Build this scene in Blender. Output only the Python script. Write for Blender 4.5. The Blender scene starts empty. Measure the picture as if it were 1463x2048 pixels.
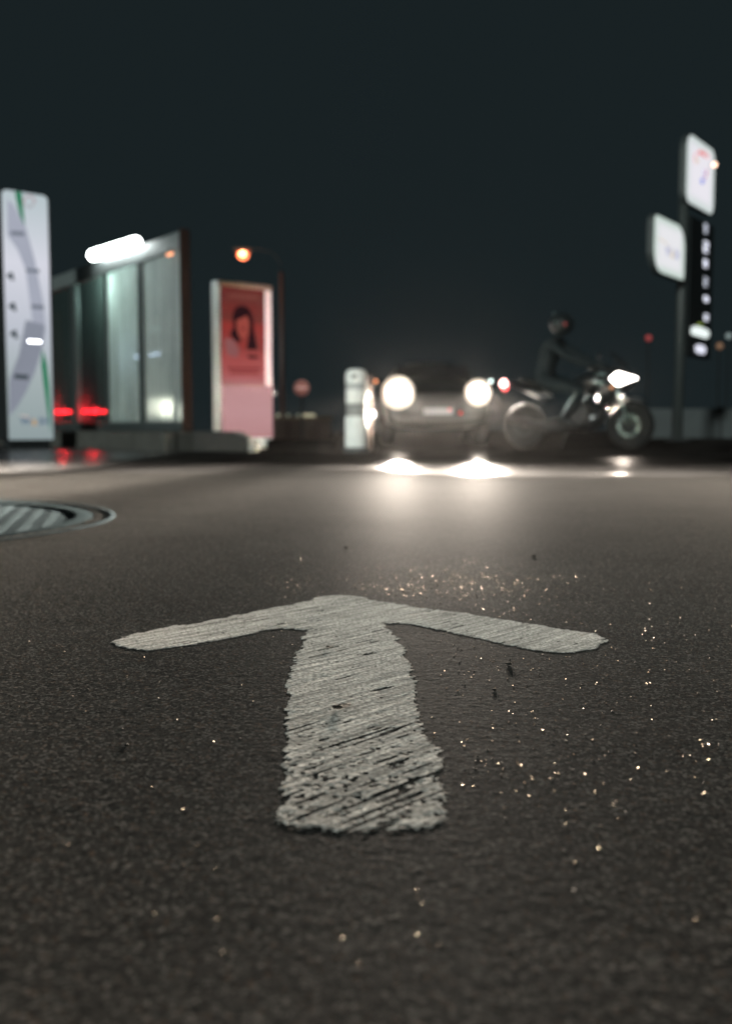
import bpy, bmesh, math, random
import numpy as np
from mathutils import Vector, Matrix
random.seed(7); rng = np.random.default_rng(7)
R = math.radians
scene = bpy.context.scene
COL = scene.collection

# ------------------------------------------------------------------ camera
CAM_H = 0.25; F = 1991.0; CX, CY = 731.5, 1024.0; HOR = 858.0
PITCH = math.atan((CY - HOR) / F)
cd = bpy.data.cameras.new('camera'); cam = bpy.data.objects.new('camera', cd); COL.objects.link(cam)
cam.location = (0, 0, CAM_H); cam.rotation_euler = (R(90) - PITCH, 0, 0)
cd.sensor_fit = 'VERTICAL'; cd.sensor_height = 36; cd.sensor_width = 36
cd.lens = F / 2048 * 36; cd.clip_start = 0.02; cd.clip_end = 2000
cd.dof.use_dof = True; cd.dof.focus_distance = 1.0; cd.dof.aperture_fstop = 4.7; cd.dof.aperture_blades = 0
scene.camera = cam

# ------------------------------------------------------------------ night sky, sun lamp standing in for unseen station lights
SKY = (0.0095, 0.0150, 0.0168)
w = bpy.data.worlds.new('World'); scene.world = w; w.use_nodes = True
bg = w.node_tree.nodes['Background']; bg.inputs[0].default_value = (*SKY, 1); bg.inputs[1].default_value = 1.0
sd = bpy.data.lights.new('sun', 'SUN'); sd.energy = 2.6; sd.angle = R(3); sd.color = (.90, 1.0, .95)
so = bpy.data.objects.new('sun', sd); COL.objects.link(so)
so.rotation_euler = Vector((-0.42, -0.95, 0.19)).to_track_quat('Z', 'Y').to_euler()   # low, from behind the camera's left shoulder
scene.view_settings.view_transform = 'Standard'; scene.view_settings.look = 'None'
scene.view_settings.exposure = 0.0; scene.view_settings.gamma = 1.0
scene.view_settings.use_curve_mapping = False
scene.cycles.volume_step_rate = 2.0
scene.cycles.max_bounces = 8
scene.cycles.volume_bounces = 0
scene.cycles.sample_clamp_indirect = 0
scene.cycles.use_denoising = True

HEAD_I = 12000.0      # watts of each car headlight beam
HAZE = 0.0000013

# ------------------------------------------------------------------ helpers
def ray(px, py):
    x = (px - CX) / F; z = -(py - CY) / F; c, s = math.cos(PITCH), math.sin(PITCH)
    return Vector((x, c + z * s, -s + z * c))
def at(px, py, Y):
    d = ray(px, py); t = Y / d.y
    return Vector((d.x * t, Y, CAM_H + d.z * t))
def gr(px, py):
    d = ray(px, py); t = -CAM_H / d.z
    return Vector((d.x * t, d.y * t, 0))

MATS = {}
def mat(name, color=(.5, .5, .5), rough=.5, metal=0., emit=None, estr=1., noise=0., nscale=8., bump=0., spec=.5, coat=0., trans=0.):
    if name in MATS: return MATS[name]
    m = bpy.data.materials.new(name); m.use_nodes = True; nt = m.node_tree; b = nt.nodes['Principled BSDF']
    if emit and 'print' in name: color = tuple(v * .04 for v in color)
    b.inputs['Base Color'].default_value = (*color, 1); b.inputs['Roughness'].default_value = rough
    b.inputs['Metallic'].default_value = metal
    if emit and 'print' in name: spec = 0
    b.inputs['Specular IOR Level'].default_value = spec; b.inputs['Specular IOR Level'].default_value = spec
    b.inputs['Coat Weight'].default_value = coat; b.inputs['Transmission Weight'].default_value = trans
    tc = nt.nodes.new('ShaderNodeTexCoord'); nz = nt.nodes.new('ShaderNodeTexNoise')
    nz.inputs['Scale'].default_value = nscale; nz.inputs['Detail'].default_value = 6
    nt.links.new(tc.outputs['Object'], nz.inputs['Vector'])
    if noise and not emit:
        mr = nt.nodes.new('ShaderNodeMapRange'); mr.inputs[3].default_value = 1 - noise; mr.inputs[4].default_value = 1 + noise
        mx = nt.nodes.new('ShaderNodeVectorMath'); mx.operation = 'SCALE'; mx.inputs[0].default_value = color
        nt.links.new(nz.outputs['Fac'], mr.inputs[0]); nt.links.new(mr.outputs[0], mx.inputs['Scale'])
        nt.links.new(mx.outputs[0], b.inputs['Base Color'])
    if bump:
        bp = nt.nodes.new('ShaderNodeBump'); bp.inputs['Strength'].default_value = bump; bp.inputs['Distance'].default_value = .01
        nt.links.new(nz.outputs['Fac'], bp.inputs['Height']); nt.links.new(bp.outputs[0], b.inputs['Normal'])
    if emit:
        b.inputs['Emission Strength'].default_value = estr
        b.inputs['Emission Color'].default_value = (*emit, 1)
        if noise:
            mr = nt.nodes.new('ShaderNodeMapRange'); mr.inputs[3].default_value = estr * (1 - noise); mr.inputs[4].default_value = estr * (1 + noise)
            nt.links.new(nz.outputs['Fac'], mr.inputs[0]); nt.links.new(mr.outputs[0], b.inputs['Emission Strength'])
    MATS[name] = m; return m

def tag(o, label=None, cat=None, group=None, kind=None):
    if label: o['label'] = label
    if cat: o['category'] = cat
    if group: o['group'] = group
    if kind: o['kind'] = kind
    return o
def empty(name, loc, label, cat, rz=0., group=None):
    o = bpy.data.objects.new(name, None); COL.objects.link(o); o.location = loc; o.rotation_euler = (0, 0, rz)
    o.empty_display_size = .1
    return tag(o, label, cat, group)
def link(name, me, m=None, parent=None, smooth=False):
    o = bpy.data.objects.new(name, me); COL.objects.link(o)
    if m:
        me.materials.clear(); me.materials.append(m)
    if smooth:
        for p in me.polygons: p.use_smooth = True
    if parent: o.parent = parent
    return o
def bm_obj(name, bm, m, parent=None, smooth=False, bevel=0.):
    bmesh.ops.recalc_face_normals(bm, faces=bm.faces)
    me = bpy.data.meshes.new(name); bm.to_mesh(me); bm.free()
    o = link(name, me, m, parent, smooth)
    if bevel:
        md = o.modifiers.new('bevel', 'BEVEL'); md.width = bevel; md.segments = 2; md.limit_method = 'ANGLE'
    return o
def add_box(bm, c, s, mtx=None):
    r = bmesh.ops.create_cube(bm, size=1.0)
    M = Matrix.Translation(c) @ (mtx.to_4x4() if mtx else Matrix()) @ Matrix.Diagonal((*s, 1))
    bmesh.ops.transform(bm, matrix=M, verts=r['verts']); return r['verts']
def box(name, c, s, m, parent=None, bevel=.004, mtx=None):
    bm = bmesh.new(); add_box(bm, Vector(c), s, mtx); return bm_obj(name, bm, m, parent, bevel=bevel)
def add_tube(bm, pts, rad, seg=10, cap=True):
    pts = [Vector(p) for p in pts]; rings = []
    n = len(pts); rad = [rad] * n if not hasattr(rad, '__len__') else rad
    for i, p in enumerate(pts):
        t = (pts[min(i + 1, n - 1)] - pts[max(i - 1, 0)]).normalized()
        a = t.orthogonal().normalized() if i == 0 else (prev - t * prev.dot(t)).normalized()
        prev = a; b = t.cross(a)
        rings.append([bm.verts.new(p + (a * math.cos(k * 2 * math.pi / seg) + b * math.sin(k * 2 * math.pi / seg)) * rad[i]) for k in range(seg)])
    for i in range(n - 1):
        for k in range(seg):
            bm.faces.new((rings[i][k], rings[i][(k + 1) % seg], rings[i + 1][(k + 1) % seg], rings[i + 1][k]))
    if cap:
        bm.faces.new(rings[0][::-1]); bm.faces.new(rings[-1])
def tube(name, pts, rad, m, parent=None, seg=10):
    bm = bmesh.new(); add_tube(bm, pts, rad, seg); return bm_obj(name, bm, m, parent, smooth=True)
def lathe(name, prof, m, parent=None, seg=32, loc=(0, 0, 0), rot=None, smooth=True):
    bm = bmesh.new(); rings = []
    for r, z in prof:
        rings.append([bm.verts.new((max(r, 1e-4) * math.cos(k * 2 * math.pi / seg), max(r, 1e-4) * math.sin(k * 2 * math.pi / seg), z)) for k in range(seg)])
    for i in range(len(rings) - 1):
        for k in range(seg):
            bm.faces.new((rings[i][k], rings[i][(k + 1) % seg], rings[i + 1][(k + 1) % seg], rings[i + 1][k]))
    bm.faces.new(rings[0][::-1]); bm.faces.new(rings[-1])
    M = Matrix.Translation(loc) @ (rot.to_4x4() if rot else Matrix())
    bmesh.ops.transform(bm, matrix=M, verts=bm.verts)
    o = bm_obj(name, bm, m, parent, smooth=smooth)
    if smooth:
        md = o.modifiers.new('edge', 'EDGE_SPLIT'); md.split_angle = R(40)
    return o
def ball(name, c, r, m, parent=None, sc=(1, 1, 1), sub=2):
    bm = bmesh.new(); v = bmesh.ops.create_icosphere(bm, subdivisions=sub, radius=r)['verts']
    bmesh.ops.transform(bm, matrix=Matrix.Translation(c) @ Matrix.Diagonal((*sc, 1)), verts=v)
    return bm_obj(name, bm, m, parent, smooth=True)

class Face:
    """vertical sign face from plan point a to plan point b; normal points to the viewer's side"""
    def __init__(s, a, b):
        s.a = Vector((a[0], a[1], 0)); s.b = Vector((b[0], b[1], 0)); d = s.b - s.a
        s.W = d.length; s.u = d.normalized(); s.n = Vector((s.u.y, -s.u.x, 0))
    def uv(s, px, py):
        d = ray(px, py); o = Vector((0, 0, CAM_H)); t = (s.a - o).dot(s.n) / d.dot(s.n); p = o + d * t
        return ((p - s.a).dot(s.u), p.z)
    def pt(s, u, z, d=0.): return s.a + s.u * u + Vector((0, 0, z)) + s.n * d
    def slab(s, name, pts, d0, d1, m, parent=None, bevel=0., local=None):
        bm = bmesh.new(); o = local or Vector((0, 0, 0))
        f = [bm.verts.new(s.pt(u, z, d1) - o) for u, z in pts]; b = [bm.verts.new(s.pt(u, z, d0) - o) for u, z in pts]
        bm.faces.new(f); bm.faces.new(b[::-1]); n = len(pts)
        for i in range(n): bm.faces.new((f[i], b[i], b[(i + 1) % n], f[(i + 1) % n]))
        return bm_obj(name, bm, m, parent, bevel=bevel)
def rrect(u0, z0, u1, z1, r, seg=6):
    if not hasattr(r, '__len__'): r = (r,) * 4      # bl, br, tr, tl
    out = []
    for (cx, cz, a0), rr in zip(((u0, z0, 180), (u1, z0, 270), (u1, z1, 0), (u0, z1, 90)), r):
        sx = 1 if cx == u0 else -1; sz = 1 if cz == z0 else -1
        for k in range(seg + 1):
            a = R(a0 + 90 * k / seg); out.append((cx + sx * rr + rr * math.cos(a), cz + sz * rr + rr * math.sin(a)))
    return out
def text_on(face, s, u, z, size, d, m, parent, local, name='lettering'):
    cu = bpy.data.curves.new(name, 'FONT'); cu.body = s; cu.size = size; cu.extrude = .001; cu.align_x = 'CENTER'; cu.align_y = 'CENTER'
    cu.offset = size * .025
    o = bpy.data.objects.new(name, cu); COL.objects.link(o); cu.materials.append(m)
    bpy.context.view_layer.update()
    me = bpy.data.meshes.new_from_object(o.evaluated_get(bpy.context.evaluated_depsgraph_get()))
    bpy.data.objects.remove(o); o = link(name, me, m, parent)
    M = Matrix((face.u, Vector((0, 0, 1)), face.n)).transposed().to_4x4()
    M.translation = face.pt(u, z, d) - local; me.transform(M)
    return o
def skin(name, joints, edges, root, m, parent, sub=2):
    me = bpy.data.meshes.new(name); me.from_pydata([j[0] for j in joints], edges, [])
    o = link(name, me, m, parent)
    md = o.modifiers.new('skin', 'SKIN'); md.use_smooth_shade = True
    for i, j in enumerate(joints):
        r = j[1] if hasattr(j[1], '__len__') else (j[1], j[1]); v = me.skin_vertices[0].data[i]; v.radius = r; v.use_root = (i == root)
    s = o.modifiers.new('sub', 'SUBSURF'); s.levels = sub; s.render_levels = sub
    return o

# ------------------------------------------------------------------ asphalt relief (numpy height field)
def hash2(ix, iy, k):
    h = (ix.astype(np.int64) * 374761393 + iy.astype(np.int64) * 668265263 + k * 1274126177) & 0xFFFFFFFF
    h = ((h ^ (h >> 13)) * 1274126177) & 0xFFFFFFFF
    h = h ^ (h >> 16)
    return (h & 0xFFFFFF).astype(np.float32) / 16777215.0
def vnoise(x, y, k=0):
    ix = np.floor(x); iy = np.floor(y); fx = x - ix; fy = y - iy
    fx = fx * fx * (3 - 2 * fx); fy = fy * fy * (3 - 2 * fy)
    a = hash2(ix, iy, k); b = hash2(ix + 1, iy, k); c = hash2(ix, iy + 1, k); d = hash2(ix + 1, iy + 1, k)
    return (a * (1 - fx) + b * fx) * (1 - fy) + (c * (1 - fx) + d * fx) * fy
def stones(x, y, cell, k):
    X = x / cell; Y = y / cell; ix = np.floor(X); iy = np.floor(Y); best = np.zeros_like(X, dtype=np.float32)
    for dx in (-1, 0, 1):
        for dy in (-1, 0, 1):
            cx = ix + dx; cy = iy + dy
            jx = cx + hash2(cx, cy, k); jy = cy + hash2(cx, cy, k + 1); r = .35 + .45 * hash2(cx, cy, k + 2)
            hh = hash2(cx, cy, k + 3)
            q = 1 - ((X - jx) ** 2 + (Y - jy) ** 2) / (r * r)
            best = np.maximum(best, np.clip(q, 0, 1) ** .5 * hh * hh)
    return best
def height(x, y, sp):
    wt = lambda L: np.clip((L / sp - 2.0) / 2.0, 0, 1)
    h = 0.0008 * (vnoise(x / .35, y / .35, 3) - .5) * 2 * wt(.35)
    h = h + .0003 * (vnoise(x / .06, y / .06, 4) - .5) * 2 * wt(.06)
    rough = .45 + .9 * vnoise(x / .22 + 9, y / .22, 21)
    h = h + .00015 * (vnoise(x / .017, y / .017, 5) - .5) * wt(.017) * rough
    h = h + .00045 * stones(x, y, .0062, 11) * wt(.0075) * rough
    h = h + .0003 * (vnoise(x / .0065, y / .0065, 6) - .5) * wt(.0085) * rough
    return h * .5
def spaced(start, end, step, grow=1.0):
    out = [start]; s = step
    while out[-1] < end: out.append(out[-1] + s); s *= grow
    return out
pos = spaced(0, .44, .0016) ; pos += spaced(pos[-1] + .0020, 90, .0022, 1.036)
xs = np.array([-p for p in pos[:0:-1]] + pos, dtype=np.float64)
ys = spaced(.36, 1.20, .0017); ys += spaced(ys[-1] + .0022, 1.8, .0030); ys += spaced(ys[-1] + .004, 130, .005, 1.028)
back = spaced(0, 60, .004, 1.18)
ys = np.array([.36 - .004 - b for b in back[::-1]] + ys, dtype=np.float64)
gx, gy = np.meshgrid(xs, ys); sx = np.gradient(xs); sy = np.gradient(ys); SX, SY = np.meshgrid(sx, sy)
gz = height(gx, gy, np.maximum(SX, SY * .8))
nx, ny = len(xs), len(ys)
def grid_mesh(name, co, faces):
    me = bpy.data.meshes.new(name)
    me.vertices.add(len(co)); me.vertices.foreach_set('co', co.astype(np.float32).ravel())
    me.loops.add(faces.size); me.loops.foreach_set('vertex_index', faces.astype(np.int32).ravel())
    me.polygons.add(len(faces)); me.polygons.foreach_set('loop_start', np.arange(0, faces.size, 4, dtype=np.int32))
    me.polygons.foreach_set('use_smooth', np.ones(len(faces), dtype=bool))
    me.update(calc_edges=True); return me
idx = np.arange(nx * ny).reshape(ny, nx)
# the tank cover sits in its own round pit
MC = Vector((-1.625, 2.66, 0)); MR = .915
quad = np.stack([idx[:-1, :-1], idx[:-1, 1:], idx[1:, 1:], idx[1:, :-1]], -1).reshape(-1, 4)
cx_ = .5 * (gx[:-1, :-1] + gx[1:, 1:]).ravel(); cy_ = .5 * (gy[:-1, :-1] + gy[1:, 1:]).ravel()
keep = (cx_ - MC.x) ** 2 + (cy_ - MC.y) ** 2 > (MR - .05) ** 2
ground_me = grid_mesh('ground', np.stack([gx, gy, gz], -1).reshape(-1, 3), quad[keep])

def N(nt, typ, **kw):
    n = nt.nodes.new(typ)
    for k, v in kw.items():
        if k.startswith('i_'): n.inputs[int(k[2:])].default_value = v
        else: setattr(n, k, v)
    return n
def math_(nt, op, a, b=None, c=None, clamp=False):
    n = nt.nodes.new('ShaderNodeMath'); n.operation = op; n.use_clamp = clamp
    for i, v in enumerate((a, b, c)):
        if v is None: continue
        if isinstance(v, (int, float)): n.inputs[i].default_value = v
        else: nt.links.new(v, n.inputs[i])
    return n.outputs[0]
def noise_(nt, vec, scale, detail=4, rough=.55, dim='3D'):
    n = nt.nodes.new('ShaderNodeTexNoise'); n.inputs['Scale'].default_value = scale; n.inputs['Detail'].default_value = detail
    n.inputs['Roughness'].default_value = rough; nt.links.new(vec, n.inputs['Vector']); return n.outputs['Fac']
def maprange(nt, v, a, b, c, d, smooth=False):
    n = nt.nodes.new('ShaderNodeMapRange'); nt.links.new(v, n.inputs[0])
    if smooth: n.interpolation_type = 'SMOOTHSTEP'
    for i, q in enumerate((a, b, c, d)): n.inputs[i + 1].default_value = q
    return n.outputs[0]
def mixc(nt, f, a, b):
    n = nt.nodes.new('ShaderNodeMix'); n.data_type = 'RGBA'
    if isinstance(f, (int, float)): n.inputs[0].default_value = f
    else: nt.links.new(f, n.inputs[0])
    for s, v in ((6, a), (7, b)):
        if isinstance(v, tuple): n.inputs[s].default_value = (*v, 1)
        else: nt.links.new(v, n.inputs[s])
    return n.outputs[2]

am = bpy.data.materials.new('asphalt'); am.use_nodes = True; nt = am.node_tree; B = nt.nodes['Principled BSDF']
tc = nt.nodes.new('ShaderNodeTexCoord'); P = tc.outputs['Object']
sep = nt.nodes.new('ShaderNodeSeparateXYZ'); nt.links.new(P, sep.inputs[0])
big = noise_(nt, P, .55, 4); mid = noise_(nt, P, 3.2, 5, .6); fine = noise_(nt, P, 170, 3, .7); grain = noise_(nt, P, 520, 2, .7)
vor = nt.nodes.new('ShaderNodeTexVoronoi'); vor.inputs['Scale'].default_value = 120; nt.links.new(P, vor.inputs['Vector'])
# wet patch: everything farther than a wavering edge about 5.5 m out
e1 = noise_(nt, P, .8, 3); e2 = noise_(nt, P, .33, 2)
edge = math_(nt, 'ADD', 5.9, math_(nt, 'MULTIPLY', math_(nt, 'SUBTRACT', e1, .5), 2.2))
lobe = maprange(nt, math_(nt, 'ABSOLUTE', math_(nt, 'SUBTRACT', sep.outputs[0], 1.35)), .1, 1.5, .85, 0, True)
edge = math_(nt, 'SUBTRACT', edge, lobe)
wet = maprange(nt, math_(nt, 'SUBTRACT', sep.outputs[1], edge), -.02, .16, 0, 1, True)
dryspot = maprange(nt, noise_(nt, P, 1.1, 3), .50, .62, 1, .45, True)
wet = math_(nt, 'MULTIPLY', wet, dryspot)
dry_c = mixc(nt, maprange(nt, mid, .3, .7, 0, 1), (.008, .0082, .008), (.018, .018, .017))
dry_c = mixc(nt, maprange(nt, grain, .50, .68, 0, .8), dry_c, (.058, .056, .052))
dry_c = mixc(nt, maprange(nt, fine, .42, .66, 0, .5), dry_c, (.044, .043, .040))
dry_c = mixc(nt, maprange(nt, vor.outputs['Distance'], 0, .35, .35, 0), dry_c, (.02, .02, .02))
vc = nt.nodes.new('ShaderNodeTexVoronoi'); vc.inputs['Scale'].default_value = 430; nt.links.new(P, vc.inputs['Vector'])
vs_ = nt.nodes.new('ShaderNodeSeparateColor'); nt.links.new(vc.outputs['Color'], vs_.inputs[0])
dry_c = mixc(nt, maprange(nt, vs_.outputs[0], .80, .86, 0, .5), dry_c, (.11, .106, .098))
dry_c = mixc(nt, maprange(nt, vs_.outputs[1], .78, .82, 0, .5), dry_c, (.006, .006, .006))
dry_c = mixc(nt, maprange(nt, vs_.outputs[2], .95, .97, 0, .4), dry_c, (.07, .045, .03))
stain = maprange(nt, noise_(nt, P, 1.3, 6, .65), .56, .70, 0, .55, True)
dry_c = mixc(nt, stain, dry_c, (.013, .013, .0125))
col = mixc(nt, wet, dry_c, (.022, .022, .021))
nt.links.new(col, B.inputs['Base Color'])
rdry = maprange(nt, fine, .3, .75, .62, .45)
rwet = maprange(nt, mid, .35, .65, .15, .28)
rmix = nt.nodes.new('ShaderNodeMix'); nt.links.new(wet, rmix.inputs[0]); nt.links.new(rdry, rmix.inputs[2]); nt.links.new(rwet, rmix.inputs[3])
nt.links.new(rmix.outputs[0], B.inputs['Roughness'])
nt.links.new(maprange(nt, wet, 0, 1, .04, .5), B.inputs['Specular IOR Level'])
hsum = math_(nt, 'ADD', math_(nt, 'MULTIPLY', fine, .8), math_(nt, 'MULTIPLY', grain, .45))
hsum = math_(nt, 'ADD', hsum, math_(nt, 'MULTIPLY', noise_(nt, P, 46, 3), .9))
bstr = maprange(nt, wet, 0, 1, 1.0, .10)
bp = nt.nodes.new('ShaderNodeBump'); bp.inputs['Distance'].default_value = .0010
nt.links.new(bstr, bp.inputs['Strength']); nt.links.new(hsum, bp.inputs['Height']); nt.links.new(bp.outputs[0], B.inputs['Normal'])
def matte(nt, colour, normal, rough, sheen):
    b2 = nt.nodes.new('ShaderNodeBump'); b1 = normal.node; b2.inputs['Distance'].default_value = b1.inputs['Distance'].default_value * .25
    nt.links.new(b1.inputs['Height'].links[0].from_socket, b2.inputs['Height'])
    d = nt.nodes.new('ShaderNodeBsdfDiffuse'); d.inputs['Roughness'].default_value = 1.0; g_ = nt.nodes.new('ShaderNodeBsdfGlossy')
    nt.links.new(colour, d.inputs[0]); nt.links.new(normal, d.inputs['Normal']); nt.links.new(b2.outputs[0], g_.inputs['Normal']); g_.inputs['Roughness'].default_value = rough
    m_ = nt.nodes.new('ShaderNodeMixShader'); m_.inputs[0].default_value = sheen
    nt.links.new(d.outputs[0], m_.inputs[1]); nt.links.new(g_.outputs[0], m_.inputs[2]); return m_.outputs[0]
ms_ = nt.nodes.new('ShaderNodeMixShader'); nt.links.new(wet, ms_.inputs[0])
nt.links.new(matte(nt, dry_c, bp.outputs[0], .64, .0004), ms_.inputs[1]); 
mpw = nt.nodes.new('ShaderNodeMapping'); mpw.inputs['Scale'].default_value = (.55, 1.5, 1); nt.links.new(P, mpw.inputs[0])
wd = nt.nodes.new('ShaderNodeBsdfDiffuse'); wd.inputs[0].default_value = (.0045, .0045, .0045, 1); wg = nt.nodes.new('ShaderNodeBsdfGlossy')
nt.links.new(rwet, wg.inputs['Roughness']); nt.links.new(bp.outputs[0], wg.inputs['Normal'])
wmx = nt.nodes.new('ShaderNodeMixShader'); wfac = maprange(nt, noise_(nt, mpw.outputs[0], 1.6, 3), .43, .61, .0003, .012, True)
pool = maprange(nt, sep.outputs[0], -1.7, -2.4, 0, .35, True)      # standing water by the totem
nt.links.new(math_(nt, 'ADD', wfac, pool), wmx.inputs[0])
nt.links.new(wd.outputs[0], wmx.inputs[1]); nt.links.new(wg.outputs[0], wmx.inputs[2]); nt.links.new(wmx.outputs[0], ms_.inputs[2])
nt.links.new(ms_.outputs[0], nt.nodes['Material Output'].inputs['Surface'])
ground = link('ground', ground_me, am); tag(ground, kind='structure')

# ------------------------------------------------------------------ painted arrow (thick road paint, brushed diagonally)
APX = [(217,1285),(255,1270),(300,1262),(345,1252),(400,1245),(450,1236),(500,1225),(560,1212),(600,1205),(635,1194),(680,1190),(725,1194),(760,1203),(810,1211),(860,1218),
       (930,1227),(1000,1238),(1050,1247),(1100,1254),(1150,1262),(1190,1268),(1214,1279),(1195,1293),(1150,1306),(1100,1304),(1060,1300),(1000,1287),(950,1276),(900,1265),(850,1254),
       (800,1247),(766,1247),(790,1268),(811,1298),(822,1330),(833,1364),(838,1423),(862,1475),(886,1534),(900,1600),(894,1645),(850,1657),(807,1662),(750,1660),(697,1666),(638,1660),(590,1655),(549,1641),
       (558,1600),(564,1563),(563,1512),(570,1445),(571,1379),(580,1345),(593,1310),(604,1275),(612,1261),(575,1257),(534,1261),(490,1272),(440,1280),(387,1290),(340,1296),(298,1303),(250,1297)]
AW = np.array([gr(*p)[:2] for p in APX])
def poly_sdf(x, y, P_):
    d = np.full(x.shape, 1e9); inside = np.zeros(x.shape, bool); n = len(P_)
    for i in range(n):
        a = P_[i]; b = P_[(i + 1) % n]; e = b - a
        t = np.clip(((x - a[0]) * e[0] + (y - a[1]) * e[1]) / (e @ e), 0, 1)
        d = np.minimum(d, (x - a[0] - t * e[0]) ** 2 + (y - a[1] - t * e[1]) ** 2)
        c = (a[1] > y) != (b[1] > y)
        inside ^= c & (x < (b[0] - a[0]) * (y - a[1]) / (b[1] - a[1] + 1e-12) + a[0])
    d = np.sqrt(d); return np.where(inside, d, -d)
ax = np.arange(AW[:, 0].min() - .02, AW[:, 0].max() + .02, .0012); ay = np.arange(AW[:, 1].min() - .02, AW[:, 1].max() + .02, .0013)
AX, AY = np.meshgrid(ax, ay); sdf = poly_sdf(AX, AY, AW)
ga = R(47); along = AX * math.cos(ga) + AY * math.sin(ga); across = -AX * math.sin(ga) + AY * math.cos(ga)
across = across + .006 * (vnoise(along / .12, across / .12, 33) - .5)
sdf = sdf + .0055 * (vnoise(along / .03, across / .004, 31) - .5) + .005 * (vnoise(AX / .0035, AY / .0035, 32) - .5) + .008 * (vnoise(AX / .02, AY / .02, 37) - .5)
sdf = sdf - .0008
g1 = vnoise(along / .22, across / .0036, 41); g2 = vnoise(along / .09, across / .0020 + 7, 42); g3 = vnoise(along / .35, across / .013, 43)
groove = .55 * np.clip((g1 - .45) / .3, 0, 1) + .35 * np.clip((g2 - .5) / .3, 0, 1)
strength = .35 + .65 * vnoise(AX / .12, AY / .12, 44)
wear = np.clip((.86 - AY) / .18, 0, 1)                                   # the tail end is worn down to pits
pits = vnoise(AX / .0045, AY / .0045, 45) * .45 + vnoise(AX / .0024, AY / .0024, 46) * .55
thick = .0008 * np.clip(sdf / .003, 0, 1) ** .6
hole = np.clip((pits - (.84 - .17 * wear)) / .1, 0, 1) + np.clip((vnoise(along / .05, across / .003, 47) - .90 + .10 * wear) / .06, 0, 1)
thick = thick - .00055 * groove * strength * (1 - .3 * wear) - .0014 * hole - .0003 * (pits - .5) * (1 + .9 * wear)
base = height(AX, AY, np.full(AX.shape, .0016))
az = base + thick * .62 + .0002
ok = (sdf > 0) & (thick > -.00025)
ai = np.arange(AX.size).reshape(AX.shape)
aq = np.stack([ai[:-1, :-1], ai[:-1, 1:], ai[1:, 1:], ai[1:, :-1]], -1).reshape(-1, 4)
okq = (ok[:-1, :-1] & ok[:-1, 1:] & ok[1:, 1:] & ok[1:, :-1]).ravel()
aq = aq[okq]; used, inv = np.unique(aq, return_inverse=True)
aco = np.stack([AX, AY, az], -1).reshape(-1, 3)[used]
pm = bpy.data.materials.new('road_paint'); pm.use_nodes = True; nt = pm.node_tree; B = nt.nodes['Principled BSDF']
tc = nt.nodes.new('ShaderNodeTexCoord'); P = tc.outputs['Object']
mp = nt.nodes.new('ShaderNodeMapping'); mp.inputs['Rotation'].default_value = (0, 0, -ga); nt.links.new(P, mp.inputs[0])
mp2 = nt.nodes.new('ShaderNodeMapping'); mp2.inputs['Scale'].default_value = (9, 190, 1); nt.links.new(mp.outputs[0], mp2.inputs[0])
streak = noise_(nt, mp2.outputs[0], 1.0, 4, .6); g = noise_(nt, P, 260, 4, .7); gg = noise_(nt, P, 24, 4, .6)
c = mixc(nt, maprange(nt, streak, .35, .65, 0, 1), (.24, .232, .215), (.74, .71, .66))
c = mixc(nt, maprange(nt, g, .40, .60, .75, 0), c, (.10, .098, .09))
c = mixc(nt, maprange(nt, gg, .5, .75, 0, .5), c, (.16, .155, .14))
nt.links.new(c, B.inputs['Base Color']); B.inputs['Roughness'].default_value = .62; B.inputs['Specular IOR Level'].default_value = .3
bp = nt.nodes.new('ShaderNodeBump'); bp.inputs['Distance'].default_value = .0012; bp.inputs['Strength'].default_value = .7
nt.links.new(math_(nt, 'ADD', g, math_(nt, 'MULTIPLY', streak, .8)), bp.inputs['Height']); nt.links.new(bp.outputs[0], B.inputs['Normal'])
nt.links.new(matte(nt, c, bp.outputs[0], .66, .0003), nt.nodes['Material Output'].inputs['Surface'])
arrow = link('road_arrow', grid_mesh('road_arrow', aco, inv.reshape(-1, 4)), pm)
tag(arrow, 'worn white straight-ahead arrow painted on the asphalt with brushed diagonal grooves', 'road marking')

# ------------------------------------------------------------------ loose grit and single pebbles
def grit(name, n, m, rmin, rmax, pts=None):
    bm0 = bmesh.new(); bmesh.ops.create_icosphere(bm0, subdivisions=1, radius=1); bm0.verts.ensure_lookup_table()
    v0 = np.array([v.co[:] for v in bm0.verts]); f0 = np.array([[v.index for v in f.verts] for f in bm0.faces]); bm0.free()
    V = []; Fc = []
    for i in range(n):
        u = rng.random()
        if u < .34:      # drifted line of grit ahead of the arrow
            y = 1.47 + abs(rng.normal(0, .22)); x = rng.normal(.10, .13)
        elif u < .80:    # right of the shaft
            x = .07 + abs(rng.normal(0, .22)); y = rng.uniform(.62, 1.7)
        else:
            y = rng.uniform(.43, 1.9); x = rng.uniform(-.42, .42) * y
        r = rng.uniform(rmin, rmax) * (.6 + .4 * rng.random()); s = rng.uniform(.55, 1.2, 3); s[2] *= .5
        a = rng.uniform(0, 6.28); ca, sa = math.cos(a), math.sin(a)
        v = v0 * (1 + (0 if 'loose' in name else .25) * (rng.random((len(v0), 1)) - .5)) * s * r; v = v @ np.array([[ca, -sa, 0], [sa, ca, 0], [0, 0, 1]])
        z = float(height(np.array([x]), np.array([y]), np.array([.0016]))[0])
        V.append(v + [x, y, z + r * s[2] * (.95 if 'loose' in name else .6)]); Fc.append(f0 + i * len(v0))
    me = bpy.data.meshes.new(name); me.from_pydata(np.concatenate(V).tolist(), [], np.concatenate(Fc).tolist())
    return link(name, me, m, smooth=True)
wetgrit = bpy.data.materials.new('glassy_grit'); wetgrit.use_nodes = True; nt = wetgrit.node_tree; nt.nodes.clear()
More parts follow.
